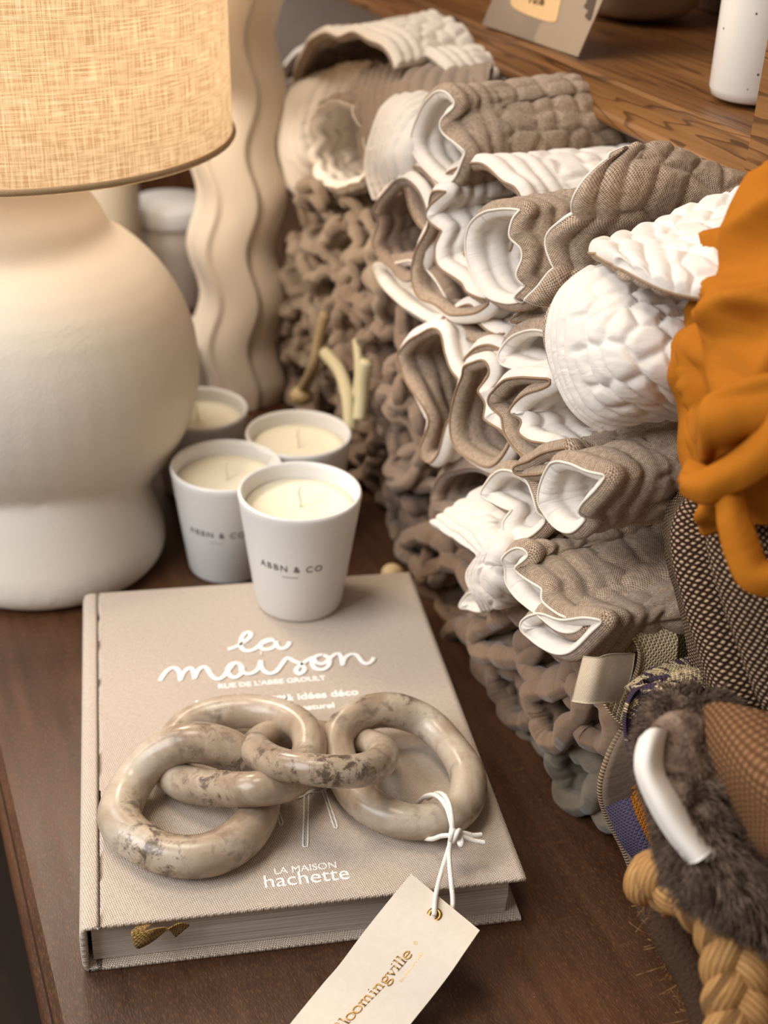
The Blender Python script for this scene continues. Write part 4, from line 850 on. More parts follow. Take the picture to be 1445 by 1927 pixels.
# pale dried stems leaning between vase and quilts
ds = thing('dried_stems', onz(640, 770), 'loose bunch of pale dried stems between the wavy vase and the taupe quilts', 'dried plant')
for k, L_ in enumerate(([(612, 665, .292), (640, 700, .29), (655, 750, .285), (660, 815, .282)], [(690, 680, .292), (682, 730, .29), (676, 790, .285)], [(612, 590, .30), (600, 640, .295), (590, 690, .29), (565, 740, .288)], [(672, 640, .30), (676, 700, .295), (668, 760, .29)])):
    tube('stem', catmull([onx(x, y, X-.006) for x, y, X in L_], 24), [.0052, .005, .0045, .0036][k], plain('dry_stem', srgb(206, 194, 156) if k != 2 else srgb(172, 150, 112), .8), ds)
V, F = ellipsoid(onx(568, 745, .282), (.010, .010, .008), 16, 10); mesh('stem_knot', V, F, plain('dry_knot', srgb(190, 166, 124), .8), ds)
V, F = ellipsoid(onz(738, 1078, .006), (.008, .008, .0065), 24, 14); o = mesh('wooden_bead', V, F, plain('pale_wood_bead', srgb(212, 186, 140), .5)); tag(o, 'small pale wooden bead lying just behind the far right corner of the book', 'bead')
# ------------------------------------------------------------------ textiles stacked at the right
def sheet(name, net, mat, parent=None, th=.003, nu=60, nv=60, disp=None, depth=True, mats=None, mi=None, uvs=1.0, cu=False):
    """net: rows of (px, py, forward distance); interpolated both ways, given real thickness"""
    net = [[atd(*p) if depth else np.array(p) for p in r] for r in net]
    rows = [catmull(r, nv) for r in net]; G = np.stack([catmull([r[j] for r in rows], nu, cu) for j in range(nv)], 1)
    n = normals(G, cu); c = G.mean((0, 1)); 
    if np.mean(n@(CAM-c)) < 0: n = -n
    su = np.r_[0, np.cumsum(np.linalg.norm(np.diff(G.mean(1), axis=0), axis=1))]; sv = np.r_[0, np.cumsum(np.linalg.norm(np.diff(G[nu//2], axis=0), axis=1))]
    U = np.concatenate([np.zeros((1, nv)), np.cumsum(np.linalg.norm(np.diff(G, axis=0), axis=2), 0)]); Vv = np.concatenate([np.zeros((nu, 1)), np.cumsum(np.linalg.norm(np.diff(G, axis=1), axis=2), 1)], 1)
    if disp is not None: G = G+n*disp(U, Vv)[..., None]; n2 = normals(G, cu); n2 *= np.sign(np.sum(n2*n, 2))[..., None]; n = n2
    A = G+n*th/2; Bk = G-n*th/2; nb = nu*nv
    fl = np.sum(np.cross(G[nu//2+1, nv//2]-G[nu//2, nv//2], G[nu//2, nv//2+1]-G[nu//2, nv//2])*n[nu//2, nv//2]) < 0
    F = gridfaces(nu, nv, cu=cu, flip=fl)+gridfaces(nu, nv, cu=cu, base=nb, flip=not fl)
    if cu:
        for i in range(nu):
            i2 = (i+1) % nu; F += [(i*nv, i2*nv, nb+i2*nv, nb+i*nv), (i*nv+nv-1, i2*nv+nv-1, nb+i2*nv+nv-1, nb+i*nv+nv-1)]
    else:
        r = [j for j in range(nv)]+[i*nv+nv-1 for i in range(1, nu)]+[(nu-1)*nv+j for j in range(nv-2, -1, -1)]+[i*nv for i in range(nu-2, 0, -1)]
        F += [(r[k], r[(k+1) % len(r)], nb+r[(k+1) % len(r)], nb+r[k]) for k in range(len(r))]
    uv = np.stack([U, Vv], -1).reshape(-1, 2)*uvs
    return mesh(name, np.concatenate([A.reshape(-1, 3), Bk.reshape(-1, 3)]), F, mat, parent, uv=np.concatenate([uv, uv]))
def roll(name, prof, axis, L, mat, parent=None, th=.004, disp=None, nv=40, uvs=1, dax=None):
    """folded sheet: open profile of (px, py, distance) swept along a world direction"""
    P = catmull([atd(*p) for p in prof], max(40, len(prof)*10)); ax = np.array(axis, float); ax /= np.linalg.norm(ax)
    net = [[tuple(p+ax*t) for t in np.linspace(0, L, 5)] for p in P[::3]]
    return sheet(name, net, mat, parent, th, len(P), nv, disp, depth=False, uvs=uvs)
# burnt orange bag hanging at the right edge
bag = thing('cloth_bag', atd(1500, 900, .50), 'burnt orange cotton bag hanging gathered and knotted at the right edge', 'bag')
LX = [(330, 1462), (352, 1432), (380, 1402), (430, 1378), (480, 1356), (540, 1325), (600, 1302), (660, 1292), (720, 1298), (780, 1296), (830, 1286), (870, 1290), (910, 1300), (950, 1330), (990, 1352)]
net = []
for y, x in LX:
    wd = 1720-x; row = []
    for k in range(9):
        a = PI*(k/8); row.append((1720-wd*(.5+.5*math.cos(a*1.0))*1.0 if False else x+wd*(1-math.cos(a/2)), y, .565-.075*math.sin(a/2)**.8 if k else .58))
    net.append(row)
KX = atd(1425, 650, .46)
def bagfold(U, Vv):
    # gathers radiating from the knot
    ky, kx = .066, .030; dy = U-ky; dx = Vv-kx; r = np.hypot(dx, dy)+1e-6; a = np.arctan2(dy, dx)
    rg = lambda n_: 1-np.abs(2*n_-1)
    f = (rg(vnoise(a*2.6+9, r/.05, 5))**2-.4)*.011*np.exp(-((r-.035)/.04)**2)
    f += (rg(vnoise((U+.9*Vv)/.034, (Vv-.4*U)/.075, 9))**2-.4)*.013*(1-np.exp(-(r/.03)**2))+(vnoise(U/.010+3, Vv/.022, 19)-.5)*.003
    f -= .012*np.exp(-(r/.014)**2)
    return f*np.minimum(1, Vv/.025+.1)
sheet('bag_body', net, M['orange'], bag, .004, 150, 130, bagfold)
def strap(name, L_, R_, d, mat=None, th=.0035, par=None):
    n = len(L_); net = [[(l[0]*(1-t)+r[0]*t, l[1]*(1-t)+r[1]*t, dd-.004*math.sin(PI*t)) for t in (0, .25, .5, .75, 1)] for l, r, dd in zip(L_, R_, d)]
    return sheet(name, net, mat or M['orange'], par or bag, th, 70, 14, lambda U, V: (vnoise(U/.015, V/.02, 3)-.5)*.003)
strap('strap', [(1470, 745), (1420, 815), (1370, 858), (1320, 886), (1282, 898)], [(1480, 870), (1440, 890), (1390, 920), (1330, 946), (1284, 925)], [.485, .49, .495, .50, .51])
strap('strap', [(1276, 906), (1310, 905), (1345, 940), (1352, 990), (1368, 1050), (1396, 1098), (1440, 1116), (1500, 1118)], [(1296, 866), (1345, 892), (1392, 925), (1408, 980), (1425, 1030), (1440, 1058), (1465, 1062), (1510, 1050)], [.515, .505, .50, .497, .496, .495, .494, .494])
sheet('knot_fold', [[(1298, 806, .520), (1326, 752, .508), (1392, 726, .500), (1480, 700, .496)], [(1302, 822, .514), (1340, 782, .496), (1400, 756, .490), (1484, 738, .488)], [(1316, 846, .514), (1358, 815, .497), (1408, 792, .492), (1488, 775, .490)], [(1336, 862, .522), (1376, 842, .51), (1420, 822, .505), (1490, 808, .50)]], M['orange'], bag, .004, 60, 60, lambda U, V: ((1-np.abs(2*vnoise(U/.011+2, V/.04, 31)-1))**2-.4)*.006)
# tweed throw
def bignet(Lx, xr, d0, bulge, n=9):
    net = []
    for y, x in Lx:
        net.append([(x+(xr-x)*(1-math.cos(PI/2*k/(n-1))), y, d0-bulge*math.sin(PI/2*k/(n-1))**.8+(.02 if k == 0 else 0)) for k in range(n)])
    return net
t = NT('brown_cream_tweed', .95, .1); v = t.coord('UV', rot=(0, 0, .62)); sp = t.n('ShaderNodeSeparateXYZ', i0=v)
ku = t.math('MULTIPLY', sp.outputs[0], PI/.0021); kv = t.math('MULTIPLY', sp.outputs[1], PI/.0021)
w_ = t.math('MULTIPLY', t.math('SINE', ku), t.math('SINE', kv)); nz = t.noise(v, 600, 3)
f = t.math('ADD', t.math('ABSOLUTE', w_), t.math('MULTIPLY', t.math('SUBTRACT', nz, .5), .9))
t.col(t.ramp(f, [(.25, srgb(50, 35, 28)), (.5, srgb(96, 72, 56)), (.85, srgb(190, 162, 132))])); t.bump(f, .9, .0014); M['tweed'] = t.m
o = sheet('tweed_throw', bignet([(905, 1312), (935, 1290), (965, 1268), (1005, 1260), (1060, 1266), (1110, 1280), (1170, 1296), (1230, 1314), (1290, 1332), (1340, 1352), (1390, 1385), (1430, 1430)], 1640, .605, .06), M['tweed'], None, .006, 120, 110,
          lambda U, V: (-.012*np.exp(-((V-.052-.12*U)/.008)**2)+(vnoise(U/.05, V/.03, 4)-.5)*.010)*np.minimum(1, V/.01)); tag(o, 'coarse brown and cream tweed throw bulging out below the orange bag', 'throw')
# cream burlap runner with a green stripe and a woven label
def stripes(name, pitch, base2, fn, bump=.9, rough=.95):
    t = NT(name, rough, .1); v = t.coord('UV'); sp = t.n('ShaderNodeSeparateXYZ', i0=v)
    k = PI/pitch; su = t.math('SINE', t.math('MULTIPLY', sp.outputs[0], k)); sv = t.math('SINE', t.math('MULTIPLY', sp.outputs[1], k)); w = t.math('MULTIPLY', su, sv)
    g = t.math('MAXIMUM', t.math('ABSOLUTE', su), t.math('ABSOLUTE', sv)); c = t.ramp(g, [(.25, base2[0]), (.7, base2[1])])
    t.col(fn(t, v, sp, c)); t.bump(t.math('ADD', t.math('MULTIPLY', w, .4), g), bump, pitch*.6); return t.m
def f_burlap(t, v, sp, c):
    x = t.math('ADD', sp.outputs[1], t.math('MULTIPLY', t.noise(v, 60, 2), .004))
    m = t.math('MULTIPLY', t.math('GREATER_THAN', x, .022), t.math('LESS_THAN', x, .028)); return t.mix(m, c, srgb(66, 58, 36))
M['burlap'] = stripes('cream_burlap', .0014, (srgb(150, 126, 94), srgb(228, 206, 170)), f_burlap)
bl = thing('burlap_runner', onz(1240, 1500), 'folded cream burlap table runner with a dark green stripe and pale woven label', 'table runner')
roll('folded_cloth', [(1128, 1292, 0.640), (1140, 1330, 0.640), (1170, 1362, 0.640), (1186, 1350, 0.640), (1188, 1310, 0.640), (1192, 1280, 0.638), (1200, 1255, 0.636), (1202, 1225, 0.634), (1190, 1200, 0.634), (1170, 1186, 0.638), (1160, 1200, 0.642), (1152, 1222, 0.646)], (1, -.08, .10), .15, M['burlap'], bl, .0035)
roll('folded_cloth', [(1134, 1240, 0.652), (1146, 1205, 0.652), (1165, 1180, 0.654), (1180, 1190, 0.656), (1182, 1225, 0.658)], (1, -.08, .10), .12, M['burlap'], bl, .003)
M['label'] = weave('pale_woven_label', srgb(196, 172, 144), srgb(222, 204, 180), .0006, .4)
sheet('woven_label', [[(1098, 1234, 0.625), (1086, 1280, 0.625), (1076, 1320, 0.627)], [(1125, 1236, 0.620), (1115, 1282, 0.620), (1105, 1324, 0.622)], [(1150, 1230, 0.622), (1142, 1280, 0.623), (1135, 1322, 0.625)], [(1194, 1229, 0.630), (1186, 1275, 0.630), (1165, 1322, 0.632)]], M['label'], bl, .0008, 40, 20)
# purple and cream patterned jacquard
def f_jac(t, v, sp, c):
    n = t.noise(v, 75, 5, .65, 1.2); n2 = t.noise(v, 38, 2, .5, 2.0)
    m = t.ramp(t.math('ADD', t.math('MULTIPLY', n, .6), t.math('MULTIPLY', n2, .4)), [(.47, 0.0), (.50, 1.0)]); c = t.mix(m, c, srgb(74, 58, 76))
    return t.mix(t.ramp(t.math('ABSOLUTE', t.math('SUBTRACT', n, .47)), [(.006, 1.0), (.014, 0.0)]), c, srgb(44, 38, 28))
M['jac'] = stripes('purple_cream_jacquard', .0011, (srgb(138, 116, 84), srgb(212, 190, 150)), f_jac)
pj_ = roll('jacquard_cushion_cover', [(1250, 1330, 0.605), (1235, 1300, 0.602), (1215, 1285, 0.602), (1192, 1300, 0.602), (1178, 1330, 0.602), (1175, 1370, 0.602), (1185, 1420, 0.602), (1202, 1455, 0.604), (1218, 1420, 0.610), (1222, 1370, 0.614), (1235, 1330, 0.616), (1238, 1316, 0.618)], (1, -.10, .10), .16, M['jac'], None, .004)
tag(pj_, 'folded purple and cream patterned jacquard cover between the burlap runner and the furry rug', 'cushion cover')
bs_ = sheet('jacquard_flap', [[(1178, 1300, 0.615), (1230, 1262, 0.618), (1300, 1240, 0.630), (1380, 1215, 0.650)], [(1200, 1300, 0.602), (1240, 1285, 0.604), (1310, 1272, 0.615), (1400, 1250, 0.630)], [(1235, 1320, 0.598), (1270, 1312, 0.596), (1330, 1318, 0.605), (1420, 1310, 0.620)], [(1250, 1350, 0.605), (1290, 1345, 0.605), (1350, 1350, 0.610), (1430, 1350, 0.630)]], M['jac'], pj_, .004, 50, 70)
# taupe mats with overcast edge
M['mat'] = cotton('taupe_felt_mat', srgb(128, 108, 90), srgb(142, 122, 104)); M['matin'] = cotton('grey_mat_face', srgb(158, 146, 134), srgb(168, 156, 144), .3)
def f_rib(t, v, sp, c): return c
t = NT('overcast_edge_thread', .85, .2); sp = t.n('ShaderNodeSeparateXYZ', i0=t.coord('UV')); s_ = t.math('SINE', t.math('MULTIPLY', sp.outputs[0], 3600.)); t.col(t.mix(t.math('MULTIPLY_ADD', s_, .5, .5), srgb(132, 108, 86), srgb(170, 146, 118))); t.bump(s_, .8, .0006); M['over'] = t.m
def mat_loop(prof, label, L=.14, fill=None):
    r = thing('folded_mat', onz(1220, 1640), label, 'mat', None)
    roll('mat_sheet', prof, (1, -.1, .06), L, M['mat'], r, .004)
    P = catmull([atd(*p) for p in prof], 90); tube('overcast_edge', P, .0018, M['over'], r, seg=10)
    return r
mt = mat_loop([(1172, 1372, 0.660), (1146, 1420, 0.657), (1130, 1480, 0.661), (1140, 1530, 0.669), (1170, 1590, 0.678), (1190, 1640, 0.683), (1206, 1690, 0.688), (1216, 1640, 0.675), (1212, 1600, 0.670), (1190, 1540, 0.668), (1160, 1480, 0.671)], 'taupe felt mat folded in a narrow loop with overcast edge, beside the purple cover')
roll('inner_fold', [(1182, 1480, 0.671), (1160, 1440, 0.665), (1158, 1405, 0.665), (1172, 1392, 0.663), (1190, 1400, 0.661), (1208, 1440, 0.655), (1222, 1480, 0.656)], (1, -.1, .06), .12, M['mat'], mt, .005)
sheet('mat_face', [[(1150, 1440, 0.671), (1152, 1480, 0.677), (1170, 1530, 0.687)], [(1185, 1430, 0.673), (1192, 1480, 0.677), (1200, 1540, 0.685)]], M['matin'], mt, .002, 12, 20)
# patchwork cushion: orange, purple and cream squares
def f_patch(t, v, sp, c):
    u = sp.outputs[1]; w = sp.outputs[0]; n = t.math('MULTIPLY', t.noise(v, 40, 2), .003); u = t.math('ADD', u, n)
    c = t.mix(t.math('LESS_THAN', w, .0165), c, srgb(78, 70, 90)); c = t.mix(t.math('GREATER_THAN', w, .0165), c, srgb(150, 92, 34))
    return t.mix(t.math('MULTIPLY', t.math('GREATER_THAN', u, .031), t.math('LESS_THAN', w, .019)), c, srgb(208, 186, 150))
M['patch'] = stripes('patchwork_weave', .0012, (srgb(150, 92, 34), srgb(176, 112, 44)), f_patch)
o = sheet('patchwork_cover', [[(1146, 1516, 0.638), (1160, 1550, 0.636), (1176, 1585, 0.634), (1205, 1618, 0.632)], [(1172, 1504, 0.628), (1184, 1545, 0.626), (1198, 1580, 0.625), (1216, 1622, 0.626)], [(1192, 1496, 0.626), (1204, 1540, 0.623), (1220, 1590, 0.622), (1226, 1626, 0.624)], [(1196, 1478, 0.628), (1222, 1520, 0.626), (1245, 1575, 0.624), (1250, 1622, 0.626)], [(1205, 1470, 0.645), (1245, 1510, 0.648), (1262, 1560, 0.652), (1266, 1605, 0.655)]], M['patch'], None, .005, 70, 60)
tag(o, 'small folded patchwork cover in purple, cream and orange squares, in front of the loop-folded mat', 'cushion cover')
o = roll('ochre_cloth', [(1240, 1330, 0.620), (1262, 1322, 0.618), (1290, 1318, 0.617), (1330, 1322, 0.616), (1380, 1330, 0.620)], (.6, .4, -.2), .05, plain('rust_cotton', srgb(132, 84, 42), .9, .1), None, .003); tag(o, 'sliver of rust-coloured cloth between the purple cover and the furry rug', 'cloth')
# dark quilt under the linen rolls at the right
o = roll('dark_quilt', [(1120, 1215, .665), (1180, 1165, .66), (1250, 1130, .655), (1310, 1110, .655)], (.9, .5, -.3), .10, M['taupe2'], None, .01, lambda U, V: (vnoise(U/.012, V/.012, 2)-.5)*.006); tag(o, 'dark brown quilted cloth lying under the lowest linen roll, above the burlap runner', 'quilt')
# furry rug with its white fabric label
t = NT('grey_brown_fur', .95, .1); v = t.coord('Object'); n = t.noise(v, 130, 4, .6); t.col(t.ramp(n, [(.3, srgb(62, 46, 38)), (.55, srgb(118, 98, 84)), (.75, srgb(150, 128, 112))])); t.bump(t.noise(v, 500, 4), .8, .002); M['fur'] = t.m
fr = thing('shaggy_rug', onz(1330, 1800), 'shaggy grey-brown rug folded over, with a rolled white care label at its edge', 'rug')
FN = [[(1252, 1356, 0.565), (1262, 1326, 0.555), (1310, 1322, 0.555), (1360, 1330, 0.565)], [(1236, 1410, 0.550), (1262, 1372, 0.530), (1320, 1380, 0.530), (1370, 1420, 0.535)], [(1252, 1456, 0.540), (1262, 1450, 0.515), (1330, 1460, 0.520), (1385, 1500, 0.525)], [(1274, 1520, 0.535), (1285, 1530, 0.507), (1345, 1545, 0.511), (1410, 1570, 0.520)], [(1282, 1590, 0.540), (1300, 1600, 0.505), (1370, 1620, 0.505), (1440, 1640, 0.515)], [(1285, 1650, 0.545), (1320, 1665, 0.515), (1390, 1690, 0.505), (1480, 1720, 0.515)], [(1320, 1700, 0.555), (1375, 1720, 0.535), (1430, 1750, 0.515), (1500, 1790, 0.515)]]
base_ = sheet('rug_body', FN, M['fur'], fr, .012, 90, 60, lambda U, V: (vnoise(U/.008, V/.014, 6)-.5)*.008)
rows = [catmull([atd(*p) for p in r], 60) for r in FN]; G = np.stack([catmull([r[j] for r in rows], 90) for j in range(60)], 1); n = normals(G)
if np.mean(n@(CAM-G.mean((0, 1)))) < 0: n = -n
V = []; F = []
for k in range(9000):
    i = RNG.rand()*88; j = RNG.rand()*58; a, b = int(i), int(j); fa, fb = i-a, j-b
    p = (G[a, b]*(1-fa)+G[a+1, b]*fa)*(1-fb)+(G[a, b+1]*(1-fa)+G[a+1, b+1]*fa)*fb+n[a, b]*.005
    tuft = vnoise(np.array([i*.45]), np.array([j*.45]), 8)[0]; tuft2 = vnoise(np.array([i*.45]), np.array([j*.45]), 18)[0]
    d = n[a, b]*.8+RT*(tuft-.5)*2.2-UP*(.35+(tuft2-.5)*1.6)+RNG.randn(3)*.25; d /= np.linalg.norm(d); ln = .0055+.004*RNG.rand(); s = np.cross(d, FW); s /= np.linalg.norm(s)+1e-9; s *= .0005; b0 = len(V)
    sag = -UP*ln*.35
    V += [p-s, p+s, p+d*ln*.55+s*.8, p+d*ln*.55-s*.8, p+d*ln+sag*.6]; F += [(b0, b0+1, b0+2, b0+3), (b0+3, b0+2, b0+4)]
o = mesh('rug_pile', V, F, M['fur'], fr); o['kind'] = 'stuff'
t = NT('white_satin_label', .5, .3); v = t.coord('Object'); t.col(srgb(236, 228, 218)); M['satin'] = t.m
ribbonlab = sheet('care_label', [[(1268, 1392, .535), (1250, 1372, .515), (1226, 1374, .508), (1206, 1392, .512)], [(1258, 1412, .525), (1240, 1405, .508), (1218, 1408, .500), (1199, 1418, .506)], [(1262, 1448, .520), (1240, 1452, .503), (1216, 1456, .497), (1200, 1456, .504)], [(1288, 1494, .515), (1266, 1502, .499), (1240, 1512, .494), (1222, 1512, .502)], [(1320, 1545, .512), (1298, 1558, .496), (1274, 1570, .492), (1256, 1570, .500)], [(1352, 1592, .510), (1334, 1606, .494), (1314, 1620, .490), (1298, 1622, .498)]], M['satin'], fr, .002, 60, 24)
tube('label_roll_end', catmull([atd(1310, 1618, 0.497), atd(1322, 1600, 0.495), atd(1340, 1600, 0.497), atd(1338, 1614, 0.497), atd(1326, 1616, 0.496)], 30), .0012, M['satin'], fr)
# brown waffle cushion at the right
t = NT('brown_waffle_cloth', .95, .1); sp = t.n('ShaderNodeSeparateXYZ', i0=t.coord('UV', rot=(0, 0, .7)))
su = t.math('ABSOLUTE', t.math('SINE', t.math('MULTIPLY', sp.outputs[0], PI/.0030))); sv = t.math('ABSOLUTE', t.math('SINE', t.math('MULTIPLY', sp.outputs[1], PI/.0030)))
g = t.math('MULTIPLY', su, sv); t.col(t.ramp(g, [(.1, srgb(88, 60, 40)), (.8, srgb(146, 106, 74))])); t.bump(g, .8, .001); M['waffle'] = t.m
wf = thing('waffle_cushion', onz(1500, 1700), 'brown waffle-weave cushion with a corded seam, leaning against the shaggy rug at the right edge', 'cushion')
WN = [[(1312, 1342, 0.535), (1350, 1326, 0.520), (1420, 1345, 0.505), (1520, 1370, 0.505)], [(1322, 1400, 0.527), (1370, 1380, 0.505), (1440, 1400, 0.490), (1540, 1430, 0.485)], [(1345, 1460, 0.523), (1400, 1450, 0.495), (1460, 1470, 0.477), (1560, 1490, 0.475)], [(1378, 1530, 0.521), (1430, 1530, 0.495), (1490, 1540, 0.475), (1580, 1550, 0.475)], [(1398, 1590, 0.523), (1440, 1595, 0.505), (1500, 1600, 0.485), (1590, 1600, 0.485)], [(1410, 1630, 0.535), (1450, 1622, 0.525), (1510, 1630, 0.515), (1600, 1630, 0.515)]]
sheet('cushion_cover', WN, M['waffle'], wf, .006, 70, 60, lambda U, V: (vnoise(U/.03, V/.03, 2)-.5)*.005)
tube('corded_seam', catmull([atd(r[0][0], r[0][1], r[0][2]-.004) for r in WN], 60), .0022, plain('seam_cord', srgb(176, 132, 94), .9, .1), wf)
# jute braids
t = NT('golden_jute', .85, .2); sp = t.n('ShaderNodeSeparateXYZ', i0=t.coord('UV')); s_ = t.math('MULTIPLY_ADD', sp.outputs[0], 900., t.math('MULTIPLY', sp.outputs[1], 2600.))
nz = t.noise(t.coord('UV', scale=(1, 12, 1)), 160, 4, .6); t.col(t.ramp(t.math('MULTIPLY_ADD', t.math('SINE', s_), .07, nz), [(.25, srgb(120, 80, 42)), (.52, srgb(186, 138, 84)), (.8, srgb(216, 178, 124))])); t.bump(t.math('MULTIPLY_ADD', t.math('SINE', s_), .25, nz), .9, .0010); M['jute'] = t.m
def braid(path, R, r, label, turns, parent):
    P = catmull([atd(*p) for p in path], 160); T = np.gradient(P, axis=0); T /= np.linalg.norm(T, axis=1)[:, None]; N1 = np.cross(T, FW); N1 /= np.linalg.norm(N1, axis=1)[:, None]; N2 = np.cross(T, N1)
    for k in range(3):
        ph = np.linspace(0, turns*2*PI, 160)+k*2*PI/3
        tube('braid_strand', P+N1*(R*np.sin(ph))[:, None]+N2*(R*.6*np.sin(2*ph))[:, None], r, M['jute'], parent, seg=14)
jb = thing('jute_basket', onz(1400, 1900), 'coarse golden jute braids of a basket at the bottom right corner', 'basket')
braid([(1222, 1668, 0.555), (1270, 1655, 0.535), (1325, 1690, 0.525), (1372, 1760, 0.518), (1385, 1840, 0.512), (1388, 1980, 0.508)], .0068, .0072, '', 2.6, jb)
braid([(1310, 1668, 0.540), (1365, 1690, 0.530), (1415, 1750, 0.520), (1440, 1830, 0.515), (1455, 1980, 0.510)], .0060, .0066, '', 3, jb)
braid([(1400, 1650, 0.545), (1450, 1710, 0.530), (1490, 1800, 0.520), (1520, 1960, 0.510)], .0060, .0066, '', 3, jb)
tube('dark_strand', catmull([atd(x, y, d) for x, y, d in [(1222, 1660, 0.585), (1240, 1725, 0.580), (1275, 1785, 0.575), (1312, 1850, 0.570), (1340, 1940, 0.565), (1350, 2010, 0.560)]], 80), .0085, plain('dark_hemp', srgb(74, 55, 42), .9, .1, 500, .003), jb, seg=14)
hairs = []
for k in range(70):
    t0 = RNG.rand(); x = 1215+125*t0+RNG.randn()*5; y = 1665+260*t0; p = atd(x, y, .575); a = RNG.rand()*2*PI; l = .006+.010*RNG.rand()
    d = -RT*(.4+.6*RNG.rand())+UP*(RNG.rand()-.6); hairs.append(catmull([p, p+d*l*.5+RNG.randn(3)*.001, p+d*l+RNG.randn(3)*.003], 6))
o = tubes('loose_fibres', hairs, .00013, M['jute'], jb, seg=4); o['kind'] = 'stuff'
# ------------------------------------------------------------------ on the shelf
SZT = SZ+.0262
cd = thing('picture_card', onz(1000, 80, SZT), 'grey-brown picture card with a torn cream patch, leaning on the shelf', 'card')
cardm = NT('grey_brown_print', .5, .4); v = cardm.coord('Generated'); sp = cardm.n('ShaderNodeSeparateXYZ', i0=v)
cc = cardm.mix(cardm.noise(cardm.coord('Object'), 40, 4), srgb(112, 94, 78), srgb(140, 122, 102))
cc = cardm.mix(cardm.ramp(cardm.math('ADD', sp.outputs[1], cardm.math('MULTIPLY', cardm.noise(cardm.coord('Object'), 160, 4), .12)), [(.50, 1.0), (.51, .0)], 'LINEAR'), cc, srgb(150, 130, 106)); cardm.col(cc)
cA = onz(1087, 107, SZT); cB = onz(907, 46, SZT+.002); lean = np.array([.055, .0, .14]); up_ = lean
def cpt(a, b, off=0): nrm = np.cross(cB-cA, lean); nrm /= np.linalg.norm(nrm); nrm = nrm if nrm@(CAM-cA) > 0 else -nrm; return cA+(cB-cA)*a+lean*b+nrm*off
V = [cpt(a, b, o_) for o_ in (0, -.0012) for a, b in ((0, 0), (1, 0), (1, 1), (0, 1))]
mesh('card_sheet', V, [(0, 1, 2, 3), (7, 6, 5, 4), (0, 4, 5, 1), (1, 5, 6, 2), (2, 6, 7, 3), (3, 7, 4, 0)], cardm.m, cd, smooth=False)
def cardpx(px, py, off=.0006):
    nrm = np.cross(cB-cA, lean); nrm /= np.linalg.norm(nrm); nrm = nrm if nrm@(CAM-cA) > 0 else -nrm; d = ray(px, py); tt = ((cA+nrm*off-CAM)@nrm)/(d@nrm); return CAM+d*tt
def cardshape(name, pts, mat, off=.0005):
    P = catmull([cardpx(x, y, off) for x, y in pts], 60, closed=True); nrm = np.cross(cB-cA, lean); nrm /= np.linalg.norm(nrm); nrm = nrm if nrm@(CAM-cA) > 0 else -nrm
    V = np.concatenate([P, P-nrm*.0004]); n = len(P); return mesh(name, V, [list(range(n))]+[(i, (i+1) % n, n+(i+1) % n, n+i) for i in range(n)], mat, cd, smooth=False)
cardshape('cream_patch', [(962, -40), (961, 0), (964, 12), (985, 25), (1020, 38), (1040, 42), (1047, 38), (1052, 15), (1058, -10), (1062, -40)], plain('cream_torn_paper', srgb(216, 178, 128), .7, .2, var=.3))
V, F = text_verts('10%', .0105, bold=.0002); e1_ = (cardpx(1030, 4)-cardpx(995, -4)); e1_ /= np.linalg.norm(e1_); nr_ = np.cross(e1_, lean); e2_ = lean/np.linalg.norm(lean); o0 = cardpx(1010, -2, .0009)
mesh('card_lettering', [o0+e1_*v_[0]+e2_*v_[1] for v_ in V], F, plain('sepia_ink', srgb(120, 80, 50), .7), cd, smooth=False)
cardshape('dark_blot', [(1096, -30), (1104, 0), (1098, 12), (1106, 20), (1100, 30), (1110, 38), (1116, 18), (1122, -5), (1126, -30)], plain('dark_print', srgb(70, 48, 32), .6))
bc = onz(1195, 28, SZT); bc[2] = SZT+.0005
rr_ = .054
o = lathe('ceramic_bowl', [(.001, .0), (.026, 0), (.036, .002), (.045, .009), (rr_-.003, .026), (rr_, .046), (rr_+.001, .060), (rr_-.002, .062), (rr_-.004, .058), (rr_-.005, .045), (.036, .014), (.001, .007)], bc, plain('stone_grey_glaze', srgb(176, 160, 142), .35, .5, 90, .0006), mod=lambda a, z: 1+.035*math.sin(3*a+1)*(z/.06)); tag(o, 'greyish ceramic bowl with a wavy wall in the shade at the back of the shelf', 'bowl')
vc = onz(1408, 186, SZT); vc[2] = SZT+.0003
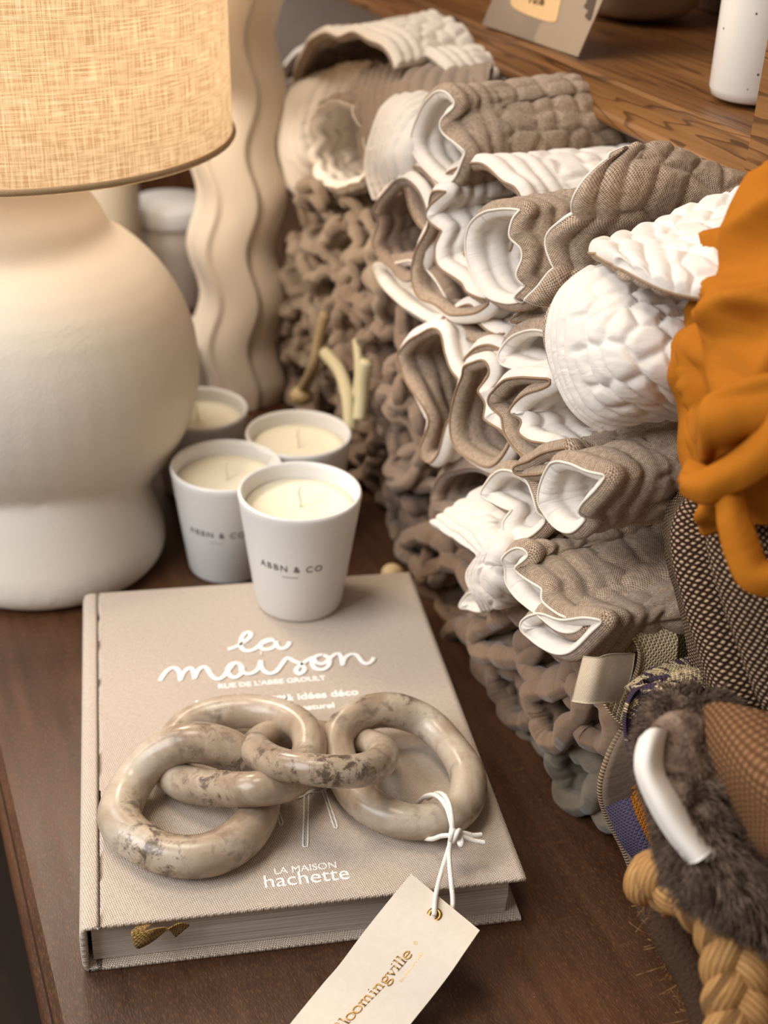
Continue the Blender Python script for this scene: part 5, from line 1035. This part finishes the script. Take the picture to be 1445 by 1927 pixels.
t = NT('speckled_white_glaze', .18, .6); v = t.coord('Object'); vo = t.n('ShaderNodeTexVoronoi', Vector=v, Scale=95.); t.col(t.mix(t.ramp(vo.outputs[0], [(.055, 1.0), (.09, 0.0)]), srgb(222, 214, 202), srgb(84, 58, 40))); t.bump(t.noise(v, 40, 2), .15, .001)
o = lathe('speckled_vase', [(.001, 0), (.0185, 0), (.0215, .0015), (.0232, .006), (.0238, .05), (.0245, .11), (.0235, .125), (.0215, .125), (.0215, .11), (.02, .01), (.001, .008)], vc, t.m); tag(o, 'glossy white speckled ceramic vase on the shelf beside its side panel', 'vase')
# grey cloth on the floor, seen past the table corner
o = None
gp = thing('grey_cushion', (-.22, -.02, -.76), 'blurred grey cushion on the floor past the left edge of the table', 'cushion')
V, F = ellipsoid((-.26, .05, -.70), (.20, .20, .06), 40, 20); mesh('cushion_body', V, F, plain('grey_floor_cloth', srgb(128, 116, 108), .9, .1, 30, .004), gp)
tube('piping', [(-.26+.2*math.cos(a), .05+.2*math.sin(a), -.70) for a in np.linspace(0, 2*PI, 60, endpoint=False)], .004, M['linen_edge'], gp, closed=True)

M['orange'].node_tree.nodes['Principled BSDF'].inputs['Sheen Weight'].default_value = 0.0
# ------------------------------------------------------------------ small pieces hang under the part that carries them
CARRY = {'lettering': 'cup', 'wick': 'wax', 'shade_rim': 'lamp_shade', 'edge_binding': 'outer_layer', 'title_lettering': 'linen_cover', 'stool_drawing': 'linen_cover', 'gold_lettering': 'card',
         'eyelet': 'card', 'eyelet_hole': 'card', 'knot': 'cord', 'overcast_edge': 'mat_sheet', 'corded_seam': 'cushion_cover', 'cream_patch': 'card_sheet', 'card_lettering': 'card_sheet', 'dark_blot': 'card_sheet', 'label_roll_end': 'care_label', 'piping': 'cushion_body', 'ribbon_marker': 'page_block'}
bn = lambda o: o.name.split('.')[0]
for o in list(COL.objects):
    p = o.parent
    if p is None or p.type != 'EMPTY': continue
    want = CARRY.get(bn(o))
    if bn(o) == 'lettering' and bn(p) == 'hardcover_book': want = 'linen_cover'
    if want:
        c_ = [q for q in p.children if bn(q) == want]
        if c_: o.parent = c_[0]
